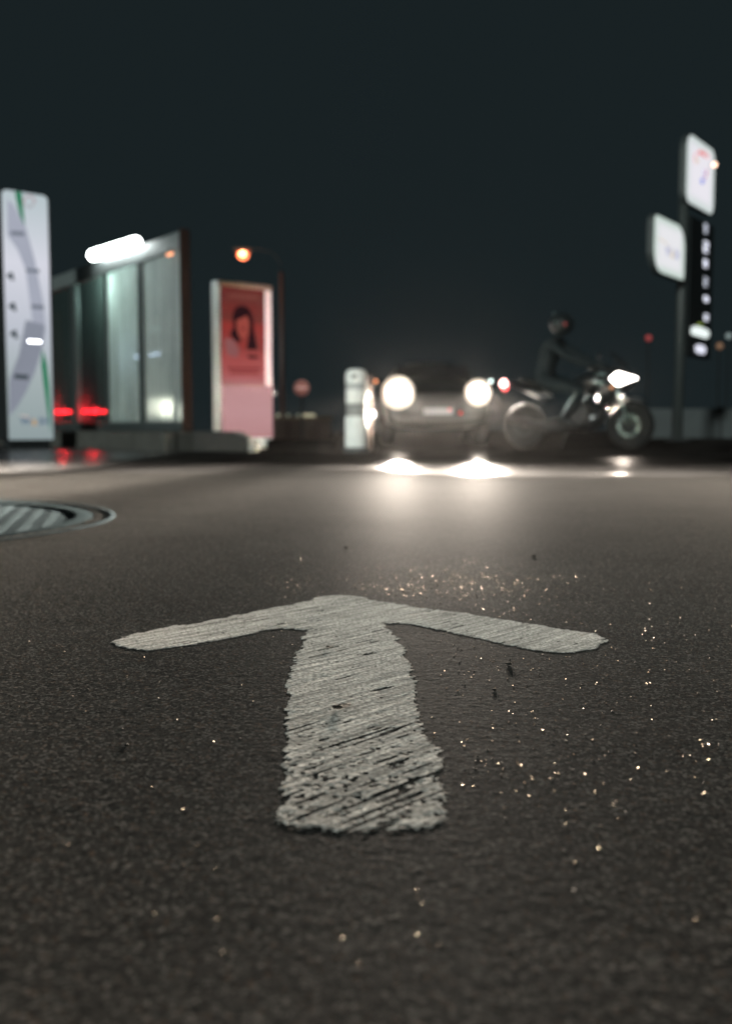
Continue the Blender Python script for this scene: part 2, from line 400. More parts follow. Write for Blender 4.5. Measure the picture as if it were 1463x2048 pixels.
_o = nt.nodes.new('ShaderNodeOutputMaterial'); _t = nt.nodes.new('ShaderNodeBsdfTranslucent'); _d = nt.nodes.new('ShaderNodeBsdfDiffuse'); _m = nt.nodes.new('ShaderNodeMixShader')
_tc = nt.nodes.new('ShaderNodeTexCoord'); _n = noise_(nt, _tc.outputs['Object'], 45, 2)
nt.links.new(mixc(nt, maprange(nt, _n, .44, .62, 0, 1), (.12, .10, .08), (.92, .85, .75)), _t.inputs[0]); _d.inputs[0].default_value = (.05, .045, .04, 1)
_m.inputs[0].default_value = .35; nt.links.new(_t.outputs[0], _m.inputs[1]); nt.links.new(_d.outputs[0], _m.inputs[2]); nt.links.new(_m.outputs[0], _o.inputs[0])
drygrit = mat('dry_grit', (.05, .048, .045), .8, spec=0, noise=.5, nscale=60)
tag(grit('loose_grit', 1300, wetgrit, .0004, .0010), kind='stuff')
tag(grit('dark_grit', 500, drygrit, .0006, .0016), kind='stuff')
PK = .55
peb = mat('pebble_stone', (.018, .018, .017), .95, spec=0, noise=.4, nscale=90, bump=.5)
for px, py, r, lab in ((655, 1297, .0042, 'small dark pebble near the top of the arrow shaft'),
                       (675, 1421, .0065, 'flat dark pebble lying in the middle of the arrow shaft'),
                       (1017, 1330, .0055, 'dark pebble on the asphalt under the right wing of the arrow'),
                       (1066, 1113, .0065, 'dark stone on the asphalt beyond the right wing of the arrow'),
                       (692, 1096, .0060, 'little stone on the asphalt straight beyond the arrow tip'),
                       (988, 1381, .0035, 'tiny dark pebble on the asphalt right of the arrow shaft'),
                       (253, 1492, .0032, 'tiny dark pebble on the asphalt at the left, below the left wing')):
    p = gr(px, py); bm = bmesh.new(); vs = bmesh.ops.create_icosphere(bm, subdivisions=2, radius=r * PK)['verts']
    for v in vs:
        v.co *= 1 + random.uniform(-.16, .16); v.co.x *= 1.4 if r > .006 else 1.1; v.co.z *= .55
    o = bm_obj('pebble', bm, peb); o.location = (p.x, p.y, float(height(np.array([p.x]), np.array([p.y]), np.array([.0016]))[0]) + r * .3 + (.0012 if 1280 < py < 1440 and px < 800 else 0))
    tag(o, lab, 'pebble', 'loose pebbles on the asphalt')

# ------------------------------------------------------------------ round steel tank cover
iron = mat('cast_iron', (.010, .013, .014), .7, spec=0, noise=.35, nscale=14, bump=.25)
iron_rim = mat('worn_iron_rim', (.006, .008, .0088), .7, spec=0, noise=.3, nscale=12, bump=.2)
mh = empty('tank_cover', MC, 'large round ribbed steel tank cover set in the asphalt at the left', 'manhole cover')
lathe('rim', [(MR - .045, -.05), (MR + .012, -.05), (MR + .012, -.001), (MR + .006, .002), (MR - .010, .002), (MR - .016, -.003), (MR - .045, -.003)][::1], iron_rim, mh, 96)
lathe('cover_plate', [(.001, -.045), (MR - .052, -.045), (MR - .052, -.001), (MR - .06, .001), (MR - .10, .001), (MR - .105, -.004), (.001, -.004)], mat('cover_dirt', (.004, .0055, .006), .9, spec=0), mh, 96)
rib_m = mat('worn_rib', (.0105, .014, .0152), .7, spec=0, noise=.3, nscale=9)
rib_a = R(104)
du = Vector((math.cos(rib_a), math.sin(rib_a), 0)); dn = Vector((-du.y, du.x, 0))
k = -.80
while k < .81:
    L = math.sqrt((MR - .115) ** 2 - k * k)
    bm = bmesh.new(); rot = Matrix.Rotation(rib_a, 3, 'Z')
    add_box(bm, dn * k + Vector((0, 0, -.0035)), (2 * L, .024, .002), rot)
    bm_obj('rib', bm, rib_m, mh); k += .052
for a in (200,): box('lifting_slot', (math.cos(R(a)) * .62, math.sin(R(a)) * .62, .004), (.09, .05, .006), mat('slot_black', (.01, .01, .01), .8), mh)

# ------------------------------------------------------------------ lit totem at the left
grey_metal = mat('grey_metal', (.10, .12, .12), .45, metal=.3, noise=.2)
dark_metal = mat('dark_metal', (.012, .014, .015), .6, metal=0, spec=.2, noise=.2)
tf = Face(at(11, 620, 12.5), at(101, 620, 12.88)); o0 = tf.a + tf.u * tf.W * .5 - tf.n * .15
tt = empty('station_totem', o0, 'tall lit white station totem with green slivers and grey ribbons at the left edge', 'totem')
Ht = tf.uv(40, 382)[1]
def gradient_emit(name, stops, axis_len, estr, u_vec=None):
    """backlit plastic whose tubes stand in the middle of the box, so it is brighter there"""
    m = bpy.data.materials.new(name); m.use_nodes = True; nt = m.node_tree; b = nt.nodes['Principled BSDF']
    b.inputs['Base Color'].default_value = (.008, .008, .008, 1); b.inputs['Specular IOR Level'].default_value = 0; b.inputs['Roughness'].default_value = .35
    tc = nt.nodes.new('ShaderNodeTexCoord'); s = nt.nodes.new('ShaderNodeSeparateXYZ'); nt.links.new(tc.outputs['Generated'], s.inputs[0])
    cr = nt.nodes.new('ShaderNodeValToRGB'); nt.links.new(s.outputs[2], cr.inputs[0])
    cr.color_ramp.elements[0].position = stops[0][0]; cr.color_ramp.elements[0].color = (*stops[0][1], 1)
    cr.color_ramp.elements[1].position = stops[-1][0]; cr.color_ramp.elements[1].color = (*stops[-1][1], 1)
    for p_, c_ in stops[1:-1]:
        e = cr.color_ramp.elements.new(p_); e.color = (*c_, 1)
    nt.links.new(cr.outputs[0], b.inputs['Emission Color']); b.inputs['Emission Strength'].default_value = estr
    return m
tface = gradient_emit('totem_backlit', [(0, (.27, .33, .34)), (.25, (.36, .42, .43)), (.45, (.50, .53, .60)), (.72, (.66, .67, .75)), (1, (.46, .54, .57))], 3.1, 1.0)
tf.slab('housing', rrect(-.03, .10, tf.W + .03, Ht, .05), -.30, -.012, dark_metal, tt, local=o0)
tf.slab('plinth', [(.03, 0), (tf.W - .03, 0), (tf.W - .03, .10), (.03, .10)], -.27, -.04, dark_metal, tt, local=o0)
face = tf.slab('lit_face', rrect(0, .115, tf.W, Ht - .01, (.01, .01, .06, .06)), -.010, 0, tface, tt, local=o0)
def decal(F_, name, pxs, m, parent, o0, d=.002):
    return F_.slab(name, [F_.uv(*p) for p in pxs], d - .0015, d, m, parent, local=o0)
green = mat('green_print', (.01, .2, .08), .4, emit=(.004, .17, .075), estr=1)
rib1 = mat('grey_ribbon_print', (.3, .32, .36), .4, emit=(.36, .38, .46), estr=1, noise=.12, nscale=1.2)
rib2 = mat('dim_ribbon_print', (.3, .32, .36), .4, emit=(.235, .255, .31), estr=1, noise=.12, nscale=1.2)
dash = mat('slate_print', (.1, .12, .14), .4, emit=(.16, .18, .22), estr=1); dash2 = mat('dark_print', (.04, .05, .05), .4, emit=(.045, .06, .07), estr=1)
decal(tf, 'green_sliver', [(30, 383), (43, 385), (46, 415), (50, 452), (40, 430), (34, 405)], green, tt, o0, .004)
decal(tf, 'green_sliver', [(85, 698), (93, 725), (98, 770), (101, 830), (101, 868), (96, 830), (88, 770), (83, 730)], green, tt, o0, .004)
decal(tf, 'ribbon', [(15, 398), (28, 410), (52, 455), (70, 520), (86, 600), (92, 660), (84, 700), (68, 665), (60, 600), (52, 540), (36, 500), (15, 470)], rib1, tt, o0, .002)
decal(tf, 'ribbon', [(52, 640), (90, 650), (84, 700), (70, 745), (52, 785), (34, 815), (19, 832), (19, 760), (38, 710)], rib2, tt, o0, .003)
for a in ((22, 462, 49, 472, dash), (52, 537, 79, 546, dash), (63, 609, 88, 619, dash), (29, 748, 57, 759, dash2)):
    decal(tf, 'caption_bar', [(a[0], a[1]), (a[2], a[1] + 2), (a[2], a[3]), (a[0], a[3] - 2)], a[4], tt, o0, .0055)
for (x, y, s) in ((22, 553, 8), (26, 614, 8.5), (29, 669, 8.5)):                 # small dark pictograms
    decal(tf, 'pictogram', [(x - s, y - 3), (x - s * .3, y - s), (x + s * .5, y - s), (x + s * .6, y + 1), (x + s, y + s * .9), (x + s * .1, y + s), (x - s * .2, y + 2), (x - s, y + 3)], dash2, tt, o0, .0055)
def arc_pts(c, r0, r1, a0, a1, n=14, t=None):
    out = []
    for k in range(n + 1):
        a = R(a0 + (a1 - a0) * k / n); out.append((c[0] + r0 * math.cos(a), c[1] - r0 * math.sin(a)))
    for k in range(n, -1, -1):
        a = R(a0 + (a1 - a0) * k / n); f = 1 if t is None else math.sin(math.pi * k / n); rr = r0 + (r1 - r0) * f
        out.append((c[0] + rr * math.cos(a), c[1] - rr * math.sin(a)))
    return out
decal(tf, 'logo_arc', arc_pts((58, 403), 9, 13, -30, 210), mat('faded_red_print', (.4, .3, .3), .4, emit=(.42, .33, .36), estr=1), tt, o0, .0045)
decal(tf, 'logo_arc', arc_pts((58, 404), 8, 12, 215, 330), mat('faded_grey_print', (.4, .4, .42), .4, emit=(.37, .37, .40), estr=1), tt, o0, .0045)
blue_t = mat('slate_blue_print', (.1, .14, .2), .4, emit=(.10, .15, .22), estr=1); orange_t = mat('ochre_print', (.4, .25, .1), .4, emit=(.46, .28, .13), estr=1)
def wash_logo(F_, px, py, size, m1, m2, parent, o0):
    u, z = F_.uv(px, py)
    text_on(F_, 'W', u - size * .78, z, size * .86, .006, m1, parent, o0)
    text_on(F_, 'a', u - size * .05, z, size * .95, .006, m2, parent, o0)
    text_on(F_, 'SH', u + size * .78, z, size * .80, .006, m1, parent, o0)
wash_logo(tf, 70, 843, .155, blue_t, orange_t, tt, o0)
decal(tf, 'logo_swoosh', [(36, 829), (50, 831), (64, 836), (64, 838), (50, 835)], mat('faded_swoosh', (.4, .3, .28), .4, emit=(.36, .30, .28), estr=1), tt, o0, .0045)
u0, z0 = tf.uv(69, 683); tf.slab('lit_window', rrect(u0 - .085, z0 - .012, u0 + .085, z0 + .012, .011), .002, .012, mat('window_light', (.9, .9, .95), .3, emit=(1, 1, 1.05), estr=7), tt, local=o0)
jb = Face((-4.72, 12.60), (-4.59, 12.71))
jo = empty('meter_box', (-4.66, 12.66, 2.45), 'small pale box fixed on the left flank of the lit totem', 'box')
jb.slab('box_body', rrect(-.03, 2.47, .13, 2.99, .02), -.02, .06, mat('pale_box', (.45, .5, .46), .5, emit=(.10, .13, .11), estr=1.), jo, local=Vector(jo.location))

# ------------------------------------------------------------------ wash-bay screen
WA = at(370, 660, 11.5)[:2]; WB = at(20, 660, 16.885)[:2]
wf = Face((WB[0], WB[1]), (WA[0], WA[1]))     # u runs from the far end to the near end
o1 = Vector((-3.9, 14.0, 0)) * 1
bay = empty('wash_bay_screen', o1, 'long glazed wash bay screen with dark posts and header beam behind the totem', 'screen')
frame_m = mat('screen_frame', (.045, .055, .055), .4, metal=.4, noise=.2)
def ucol(px, d=0.):
    f2 = Face(wf.pt(0, 0, -d)[:2], wf.pt(wf.W, 0, -d)[:2]); return f2.uv(px, 700)[0]
HB = wf.uv(368, 462)[1]; HG = wf.uv(366, 498)[1]; print('header', HB, HG, wf.W)
Wl = wf.W
wf.slab('header_beam', [(0, HG), (Wl, HG), (Wl, HB), (0, HB)], -.07, .05, mat('header_grey', (.12, .14, .14), .45, metal=.3, noise=.3), bay, local=o1, bevel=.006)
wf.slab('base_rail', [(0, .225), (Wl, .225), (Wl, .34), (0, .34)], -.05, .04, frame_m, bay, local=o1, bevel=.006)
posts = [ucol(60), ucol(151), ucol(217), ucol(286)]
widths = [.07, .10, .035, .065]
for i, (u, wd) in enumerate(zip(posts, widths)):
    wf.slab('post', [(u - wd, .3405), (u + wd, .3405), (u + wd, HG - .0005), (u - wd, HG - .0005)], -.045, .035, frame_m, bay, local=o1, bevel=.004)
wf.slab('end_post', [(Wl - .02, .225), (Wl + .04, .225), (Wl + .04, HB + .02), (Wl - .02, HB + .02)], -.06, .05, mat('end_post_lamp_tint', (.022, .014, .012), .8, spec=0, noise=.2), bay, local=o1, bevel=.005)  # red-brown tint stands in for street lamp light on the post
def glazing(name, tr, tint):
    m = bpy.data.materials.new(name); m.use_nodes = True; nt = m.node_tree; nt.nodes.clear()
    out = nt.nodes.new('ShaderNodeOutputMaterial'); tc = nt.nodes.new('ShaderNodeTexCoord')
    mp = nt.nodes.new('ShaderNodeMapping'); mp.inputs['Scale'].default_value = (14, 14, .35); nt.links.new(tc.outputs['Object'], mp.inputs[0])
    st = noise_(nt, mp.outputs[0], 1.6, 5, .65); bl = noise_(nt, tc.outputs['Object'], 1.1, 4, .6)
    d = nt.nodes.new('ShaderNodeBsdfDiffuse'); t = nt.nodes.new('ShaderNodeBsdfTranslucent'); gl = nt.nodes.new('ShaderNodeBsdfGlossy'); tp = nt.nodes.new('ShaderNodeBsdfTransparent')
    c = mixc(nt, maprange(nt, st, .3, .7, 0, 1), tuple(v * .30 for v in tint), tint)
    nt.links.new(c, d.inputs[0]); nt.links.new(c, t.inputs[0]); gl.inputs['Roughness'].default_value = .16; gl.inputs[0].default_value = (.8, .85, .85, 1)
    tp.inputs[0].default_value = (.75, .82, .80, 1)
    bp = nt.nodes.new('ShaderNodeBump'); bp.inputs['Strength'].default_value = .5; bp.inputs['Distance'].default_value = .01; nt.links.new(st, bp.inputs['Height'])
    nt.links.new(bp.outputs[0], gl.inputs['Normal'])
    m1 = nt.nodes.new('ShaderNodeMixShader'); m1.inputs[0].default_value = .5; nt.links.new(d.outputs[0], m1.inputs[1]); nt.links.new(t.outputs[0], m1.inputs[2])
    m2 = nt.nodes.new('ShaderNodeMixShader'); nt.links.new(m1.outputs[0], m2.inputs[1]); nt.links.new(tp.outputs[0], m2.inputs[2])
    nt.links.new(maprange(nt, math_(nt, 'ADD', math_(nt, 'MULTIPLY', st, .5), math_(nt, 'MULTIPLY', bl, .5)), .35, .65, max(0, tr - .16), min(1, tr + .16)), m2.inputs[0])
    m3 = nt.nodes.new('ShaderNodeMixShader'); m3.inputs[0].default_value = .10; nt.links.new(m2.outputs[0], m3.inputs[1]); nt.links.new(gl.outputs[0], m3.inputs[2])
    nt.links.new(m3.outputs[0], out.inputs[0]); return m
gl_clear = glazing('dim_glazing', .72, (.10, .13, .12)); gl_milk = glazing('milky_glazing', .25, (.64, .70, .68)); gl_mid = glazing('streaked_glazing', .3, (.66, .74, .71))
edges = [0] + posts + [Wl - .02]; gm = [gl_clear, gl_clear, gl_clear, gl_milk, gl_milk]
gm[3] = gl_mid; wd = [0] + widths + [0]
for i in range(5):
    a = edges[i] + wd[i]; b = edges[i + 1] - wd[i + 1]
    wf.slab('glass_panel', [(a, .341), (b, .341), (b, HG - .001), (a, HG - .001)], -.006, .006, gm[i], bay, local=o1)
# tube lamp on the header
p0 = wf.pt(ucol(190, -.13), wf.uv(194, 517)[1], .13); p1 = wf.pt(ucol(277, -.13), wf.uv(275, 494)[1], .13)
tl = empty('tube_lamp', (p0 + p1) / 2, 'bright white tube lamp glowing on the header of the wash bay screen', 'lamp')
lc = (p0 + p1) / 2
bm = bmesh.new(); dirn = (p1 - p0).normalized()
pts = []; rr = []
for t_, r_ in ((-.03, .03), (-.02, .055), (0, .068), (.03, .073)): pts.append(p0 + dirn * t_ - lc); rr.append(r_)
for t_, r_ in ((-.03, .073), (0, .068), (.02, .055), (.03, .03)): pts.append(p1 + dirn * t_ - lc); rr.append(r_)
add_tube(bm, pts, rr, 16); bm_obj('diffuser', bm, mat('tube_white', (.9, .9, .9), .4, emit=(.93, 1.0, .98), estr=15), tl, smooth=True)
for t_ in (.2, .8): 
    q = p0.lerp(p1, t_) - lc; tube('bracket', [q - wf.n * .065, q - wf.n * .088 ], .02, dark_metal, tl)
# red marker light strips inside the bay
ledm = mat('red_led', (.6, .02, .02), .3, emit=(1.0, .012, .02), estr=14.0)
for (a, b, za, zb, lab) in ((100, 144, .515, .505, 'short strip of glowing red lamps low behind the glass beside the totem'), (153, 214, .505, .49, 'longer strip of glowing red lamps low behind the second glass panel')):
    qa = wf.pt(ucol(a, .14), za, -.14); qb = wf.pt(ucol(b, .14), zb, -.14); c_ = (qa + qb) / 2
    e = empty('red_light_strip', Vector((c_.x, c_.y, .40)), lab, 'light strip', group='red light strips in the wash bay')
    tube('rail', [qa - c_ + Vector((0, 0, .06)), qb - c_ + Vector((0, 0, .06))], .028, dark_metal, e).location = (0, 0, c_.z - .40)
    L = (qb - qa).length; nled = max(3, int(L / .105))
    for k in range(nled):
        q = qa.lerp(qb, (k + .5) / nled); ball('red_lamp', q - Vector((c_.x, c_.y, .40)), .024, ledm, e, sub=2)
    for t_ in (.05, .95):
        q = qa.lerp(qb, t_) - c_; tube('stand', [(q.x, q.y, .155), (q.x, q.y, -.175)], .012, dark_metal, e, 6)
def inner_light(name, px, z, d, e, c, r, parent):
    l_ = bpy.data.lights.new(name, 'POINT'); l_.energy = e; l_.color = c; l_.shadow_soft_size = r
    o_ = bpy.data.objects.new(name, l_); COL.objects.link(o_); o_.location = wf.pt(ucol(px, d), z, -d); return o_
inner_light('added_bay_fill', 262, HG - .06, .34, 130, (.82, 1, .95), .22, None)  # added fill that makes the panels glow, no lamp stands here
inner_light('added_bay_fill', 335, HG - .10, .44, 50, (.86, .95, 1), .22, None)  # second added fill, for the end panel
for px in (124, 184): inner_light('red_strip_light', px, .52, .10, 60, (1, .02, .03), .05, None)
# machines behind the glass with small lamps and a rose glow for a reflection
def machine(px, d, h, lamps, lab, wdt=.22):
    c_ = wf.pt(ucol(px, d + .1), 0, -d - .02); e = empty('wash_machine', Vector((c_.x, c_.y, .225)), lab, 'machine', rz=math.atan2(wf.u.y, wf.u.x))
    box('cabinet', (0, 0, h / 2), (wdt, .16, h), dark_metal, e, .01)
    for (dx, z, L, r, m) in lamps:
        tube('lamp', [(dx - L / 2, -.10, z - .225), (dx + L / 2, -.10, z - .225)], r, m, e, 10)
    return e
lw = mat('pale_lamp', (.8, .8, .8), .4, emit=(.7, .9, .85), estr=5); lb = mat('blue_tube', (.8, .8, .9), .4, emit=(.62, .70, 1.0), estr=12)
lr = mat('rose_reflection', (.8, .3, .3), .4, emit=(1, .12, .10), estr=1.3); lo = mat('orange_lamp', (.8, .5, .3), .4, emit=(1, .35, .16), estr=2.2)  # the rose glow stands in for a pink reflection
machine(122, .5, 1.95, [(-.02, 1.68, .16, .020, lw), (.05, 1.22, .05, .028, lw)], 'dark wash machine with two pale lamps behind the first glass panel')
machine(330, .35, 2.05, [(-.16, 1.20, .74, .022, lb), (.12, 1.52, .2, .020, lw), (.12, .49, .16, .025, lr)], 'dark wash machine with a bluish tube behind the milky end panel', .46)
hl = empty('lamp_reflection', wf.pt(ucol(343, -.10), HG - .05, .10), 'small orange glow standing in for a street lamp reflection beside the end post', 'lamp')
for k in (-1, 0, 1): ball('bulb', wf.u * .055 * k, .016, lo, hl)  # glowing balls added in place of the street lamp's reflection
tube('bracket', [(0, 0, .0) , Vector((0, 0, .075))], .008, dark_metal, hl, 6)

# ------------------------------------------------------------------ concrete island of kerb stones
conc = mat('concrete', (.055, .055, .05), .9, spec=0, noise=.35, nscale=5, bump=.5); conc_d = mat('dark_concrete', (.018, .018, .016), .85, noise=.4, nscale=6, bump=.6)
isl = empty('wash_island', (-2.6, 12.2, 0), 'low concrete kerb island under the wash bay screen', 'kerb island')
so_ = wf.n * .38; ua = wf.u
L0 = 1.0; cur = wf.W + .28
blk = None
for k in range(7):
    a = cur - k * .92 - .90; b = cur - k * .92
    wf.slab('kerb_stone', [(a, -.02), (b, -.02), (b, .222 - .004 * (k % 2)), (a, .222 - .004 * (k % 2))], .26, .40, conc, isl, local=Vector(isl.location), bevel=.015)
wf.slab('slab', [(cur - 6.4, -.02), (cur - .02, -.02), (cur - .02, .214), (cur - 6.4, .214)], -.62, .258, conc, isl, local=Vector(isl.location), bevel=.01)
bs = Face((-1.90, 11.02), (-1.27, 10.97)); bo = Vector((-1.58, 11.1, 0))
st = empty('barrier_block', bo, 'dark rough stone block in front of the red advertising panel', 'stone block')
bs.slab('block', [(0, -.01), (.60, -.01), (.60, .13), (.57, .18), (.47, .20), (.46, .225), (.0, .225)], -.32, 0, conc_d, st, local=bo, bevel=.02)
bs.slab('pale_corner', [(.605, -.01), (.68, -.01), (.665, .09), (.61, .16)], -.28, -.02, mat('pale_stone', (.30, .28, .25), .8, noise=.3), st, local=bo, bevel=.01)

# ------------------------------------------------------------------ red advertising panel
mf = Face(at(438, 720, 12.27), at(544, 720, 12.80)); mo = (mf.a + mf.b) / 2 - mf.n * .08
mu = empty('advertising_panel', mo, 'backlit red advertising panel with a dark-haired portrait and pale pink lower half', 'advertising panel')
alu = mat('pale_aluminium', (.88, .90, .88), .5, metal=0, noise=.08); Hm = mf.uv(438, 560)[1]; W_ = mf.W
mf.slab('housing', rrect(0, .12, W_, Hm, .012), -.15, -.012, alu, mu, local=mo, bevel=.004)
stile = mat('pink_stile', (.55, .42, .42), .5, emit=(.34, .24, .26), estr=1)
mf.slab('frame_top', [(0, Hm - .065), (W_, Hm - .065), (W_, Hm), (0, Hm)], -.011, .012, mat('frame_brown', (.30, .17, .14), .5, noise=.1), mu, local=mo)
mf.slab('frame_stile', [(W_ - .105, .80), (W_ - .012, .80), (W_ - .012, Hm - .066), (W_ - .105, Hm - .066)], -.011, .010, stile, mu, local=mo)
mf.slab('frame_stile', [(0, .12), (.022, .12), (.022, Hm - .066), (0, Hm - .066)], -.011, .010, alu, mu, local=mo)
mf.slab('cross_rail', [(.023, .77), (W_, .77), (W_, .795), (.023, .795)], -.011, .008, mat('rail_rose', (.3, .15, .15), .5, emit=(.13, .07, .07), estr=1), mu, local=mo)
poster = gradient_emit('poster_print', [(0, (.50, .20, .20)), (.10, (.48, .115, .115)), (.30, (.42, .075, .07)), (.38, (.30, .050, .045)), (.62, (.33, .035, .03)), (.68, (.17, .035, .028)), (.78, (.20, .028, .024)), (.90, (.15, .032, .028)), (1, (.17, .022, .020))], 1.2, .74)
mf.slab('poster', [(.023, .796), (W_ - .106, .796), (W_ - .106, Hm - .066), (.023, Hm - .066)], -.010, -.001, poster, mu, local=mo)
mf.slab('lower_panel', [(.023, .14), (W_ - .002, .14), (W_ - .002, .769), (.023, .769)], -.011, .004, gradient_emit('pink_backlit', [(0, (.50, .25, .26)), (.5, (.56, .30, .31)), (1, (.54, .28, .29))], .6, .85), mu, local=mo)
hair = mat('hair_print', (.03, .01, .01), .4, emit=(.018, .006, .008), estr=1); facep = mat('face_print', (.4, .1, .08), .4, emit=(.27, .055, .042), estr=1); shade = mat('shadow_print', (.1, .02, .02), .4, emit=(.13, .018, .018), estr=1)
rosep = mat('rose_print', (.4, .1, .1), .4, emit=(.33, .12, .12), estr=1); darkr = mat('dark_red_print', (.1, .02, .02), .4, emit=(.16, .02, .02), estr=1)
def q_(x, y): return (420 + x / 1158 * 130, 550 + y / 2048 * 230)
def dec(name, pts, m, d): decal(mf, name, [q_(*p) for p in pts], m, mu, mo, d)
dec('printed_hair', [(440, 600), (520, 545), (620, 550), (700, 610), (740, 700), (775, 850), (780, 980), (810, 1130), (850, 1330), (640, 1330), (680, 1150), (700, 950), (640, 1150), (520, 1200), (450, 1180), (350, 1060), (420, 920), (400, 740)], hair, .001)
dec('printed_face', [(470, 800), (560, 770), (640, 720), (690, 800), (700, 920), (670, 1060), (620, 1150), (560, 1160), (510, 1080), (470, 940)], facep, .0025)
dec('printed_mouth', [(550, 940), (610, 930), (625, 965), (590, 985), (555, 970)], shade, .004)
dec('printed_neck', [(540, 1165), (620, 1155), (640, 1230), (660, 1330), (560, 1330)], mat('neck_print', (.3, .06, .05), .4, emit=(.24, .035, .03), estr=1), .0025)
dec('printed_collar', [(650, 1425), (840, 1440), (860, 1490), (690, 1485)], hair, .0025)
dec('printed_shoulder', [(250, 1120), (420, 1150), (520, 1330), (480, 1480), (300, 1420)], mat('dusk_print', (.3, .12, .12), .4, emit=(.22, .085, .085), estr=1), .0005)
dec('printed_line', [(300, 1640), (900, 1650), (900, 1690), (300, 1680)], darkr, .001)
dec('printed_line', [(360, 1720), (860, 1730), (860, 1765), (360, 1755)], darkr, .001)
dec('printed_line', [(330, 330), (850, 360), (850, 440), (330, 410)], mat('title_print', (.3, .08, .06), .4, emit=(.15, .045, .035), estr=1), .001)
for u in (.10, W_ - .14): mf.slab('foot', [(u, 0), (u + .07, 0), (u + .07, .119), (u, .119)], -.12, -.03, alu, mu, local=mo, bevel=.004)
chrome = mat('chrome', (.95, .95, .95), .10, metal=1.0)
ku, kz = mf.uv(541, 787); ball('glint_knob', mf.pt(W_ - .005, kz, .03) - mo, .035, chrome, mu, sub=3)  # chrome knob added to catch a bright glint

# ------------------------------------------------------------------ bollard
bp0 = gr(712, 905); Y0 = bp0.y
bol = empty('bollard', (bp0.x, bp0.y, 0), 'stout pale grey bollard with rounded top standing left of the headlights', 'bollard')
plas = mat('pale_plastic', (.80, .81, .78), .8, spec=.05, noise=.18, nscale=9, bump=.3); plas2 = mat('grey_plastic', (.26, .27, .27), .5, noise=.2)
lathe('base', [(.14, 0), (.14, .04), (.118, .055)], mat('base_black', (.05, .055, .055), .6, noise=.3), bol, 40)
lathe('lower_body', [(.116, .056), (.120, .08), (.120, .372), (.110, .385)], plas, bol, 40)
lathe('groove_band', [(.106, .386), (.106, .519)], mat('groove_grey', (.30, .30, .29), .9, spec=0), bol, 40)
lathe('upper_body', [(.106, .520), (.112, .53), (.112, .66), (.112, .665)], plas, bol, 40)
lathe('grey_ring', [(.1105, .666), (.1105, .735)], mat('ring_grey', (.42, .43, .42), .5, noise=.2), bol, 40)
lathe('cap', [(.113, .736), (.115, .78), (.112, .83), (.098, .862), (.07, .880), (.03, .886), (.001, .887)], plas, bol, 40)
box('badge', (-.02, -.112, .80), (.055, .012, .04), mat('badge_dark', (.08, .08, .08), .5), bol, .006)
mk = at(741, 795, 11.3)  # added post stands in for the bollard edge lit by the headlights
mkp = empty('lit_edge_post', (mk.x, mk.y, 0), 'thin added post standing in for the lit right edge of the bollard', 'post')
tube('pole', [(0, 0, 0), (0, 0, .86)], .022, mat('post_rose', (.06, .045, .04), .9, spec=0, noise=.1), mkp, 12)
lathe('collar', [(.03, .40), (.034, .42), (.03, .44)], plas2, mkp, 16)
ball('chrome_ball', (-.02, -.03, at(733, 790, 11.3).z), .034, chrome, mkp, sub=3)  # ball added to catch a headlight glint

# ------------------------------------------------------------------ car facing the viewer with its headlights on
car = empty('parked_car', (1.17, 16.3, 0), 'dark car facing the viewer with both headlights glaring', 'car', rz=R(0))
paint = mat('car_paint', (.012, .014, .015), .35, noise=.1, spec=.25); glass_c = mat('car_glass', (.01, .012, .013), .06, spec=.6); rub = mat('rubber', (.008, .009, .009), .9, noise=.2, spec=.2); trim = mat('black_trim', (.01, .01, .01), .5)
# local frame: x across, y back from the nose (0) to tail (4.1)
sections = [  # y, list of (halfwidth, z) from sill up to centre top
    (0.00, [(.62, .34), (.74, .42), (.76, .60), (.70, .74), (.45, .80), (0, .81)]),
    (0.10, [(.74, .26), (.84, .40), (.86, .62), (.82, .78), (.50, .87), (0, .88)]),
    (0.45, [(.82, .24), (.89, .42), (.90, .66), (.87, .84), (.52, .95), (0, .97)]),
    (1.05, [(.82, .24), (.89, .42), (.91, .70), (.88, .92), (.60, 1.02), (0, 1.04)]),
    (1.75, [(.82, .24), (.90, .42), (.91, .74), (.87, .98), (.66, 1.40), (0, 1.43)]),
    (2.40, [(.82, .24), (.90, .42), (.91, .76), (.87, 1.00), (.64, 1.48), (0, 1.52)]),
    (3.30, [(.82, .24), (.90, .42), (.90, .78), (.86, 1.02), (.62, 1.45), (0, 1.49)]),
    (3.85, [(.80, .28), (.87, .44), (.87, .80), (.82, 1.02), (.58, 1.15), (0, 1.18)]),
    (4.05, [(.72, .36), (.80, .50), (.80, .78), (.74, .92), (.50, .98), (0, 1.0)])]
bm = bmesh.new(); rows = []
for y, s in sections:
    full = [(-a, z) for a, z in s] + [(a, z) for a, z in s[-2::-1]]
    rows.append([bm.verts.new((a, y, z)) for a, z in full])
for i in range(len(rows) - 1):
    for k in range(len(rows[0]) - 1): bm.faces.new((rows[i][k], rows[i][k + 1], rows[i + 1][k + 1], rows[i + 1][k]))
    bm.faces.new((rows[i][-1], rows[i][0], rows[i + 1][0], rows[i + 1][-1]))
bm.faces.new(rows[0][::-1]); bm.faces.new(rows[-1])
body = bm_obj('body', bm, paint, car, smooth=True); ss = body.modifiers.new('sub', 'SUBSURF'); ss.levels = 2; ss.render_levels = 2
bm = bmesh.new(); vs = [bm.verts.new(p) for p in ((-.72, 1.08, 1.035), (.72, 1.08, 1.035), (.60, 1.68, 1.385), (-.60, 1.68, 1.385))]
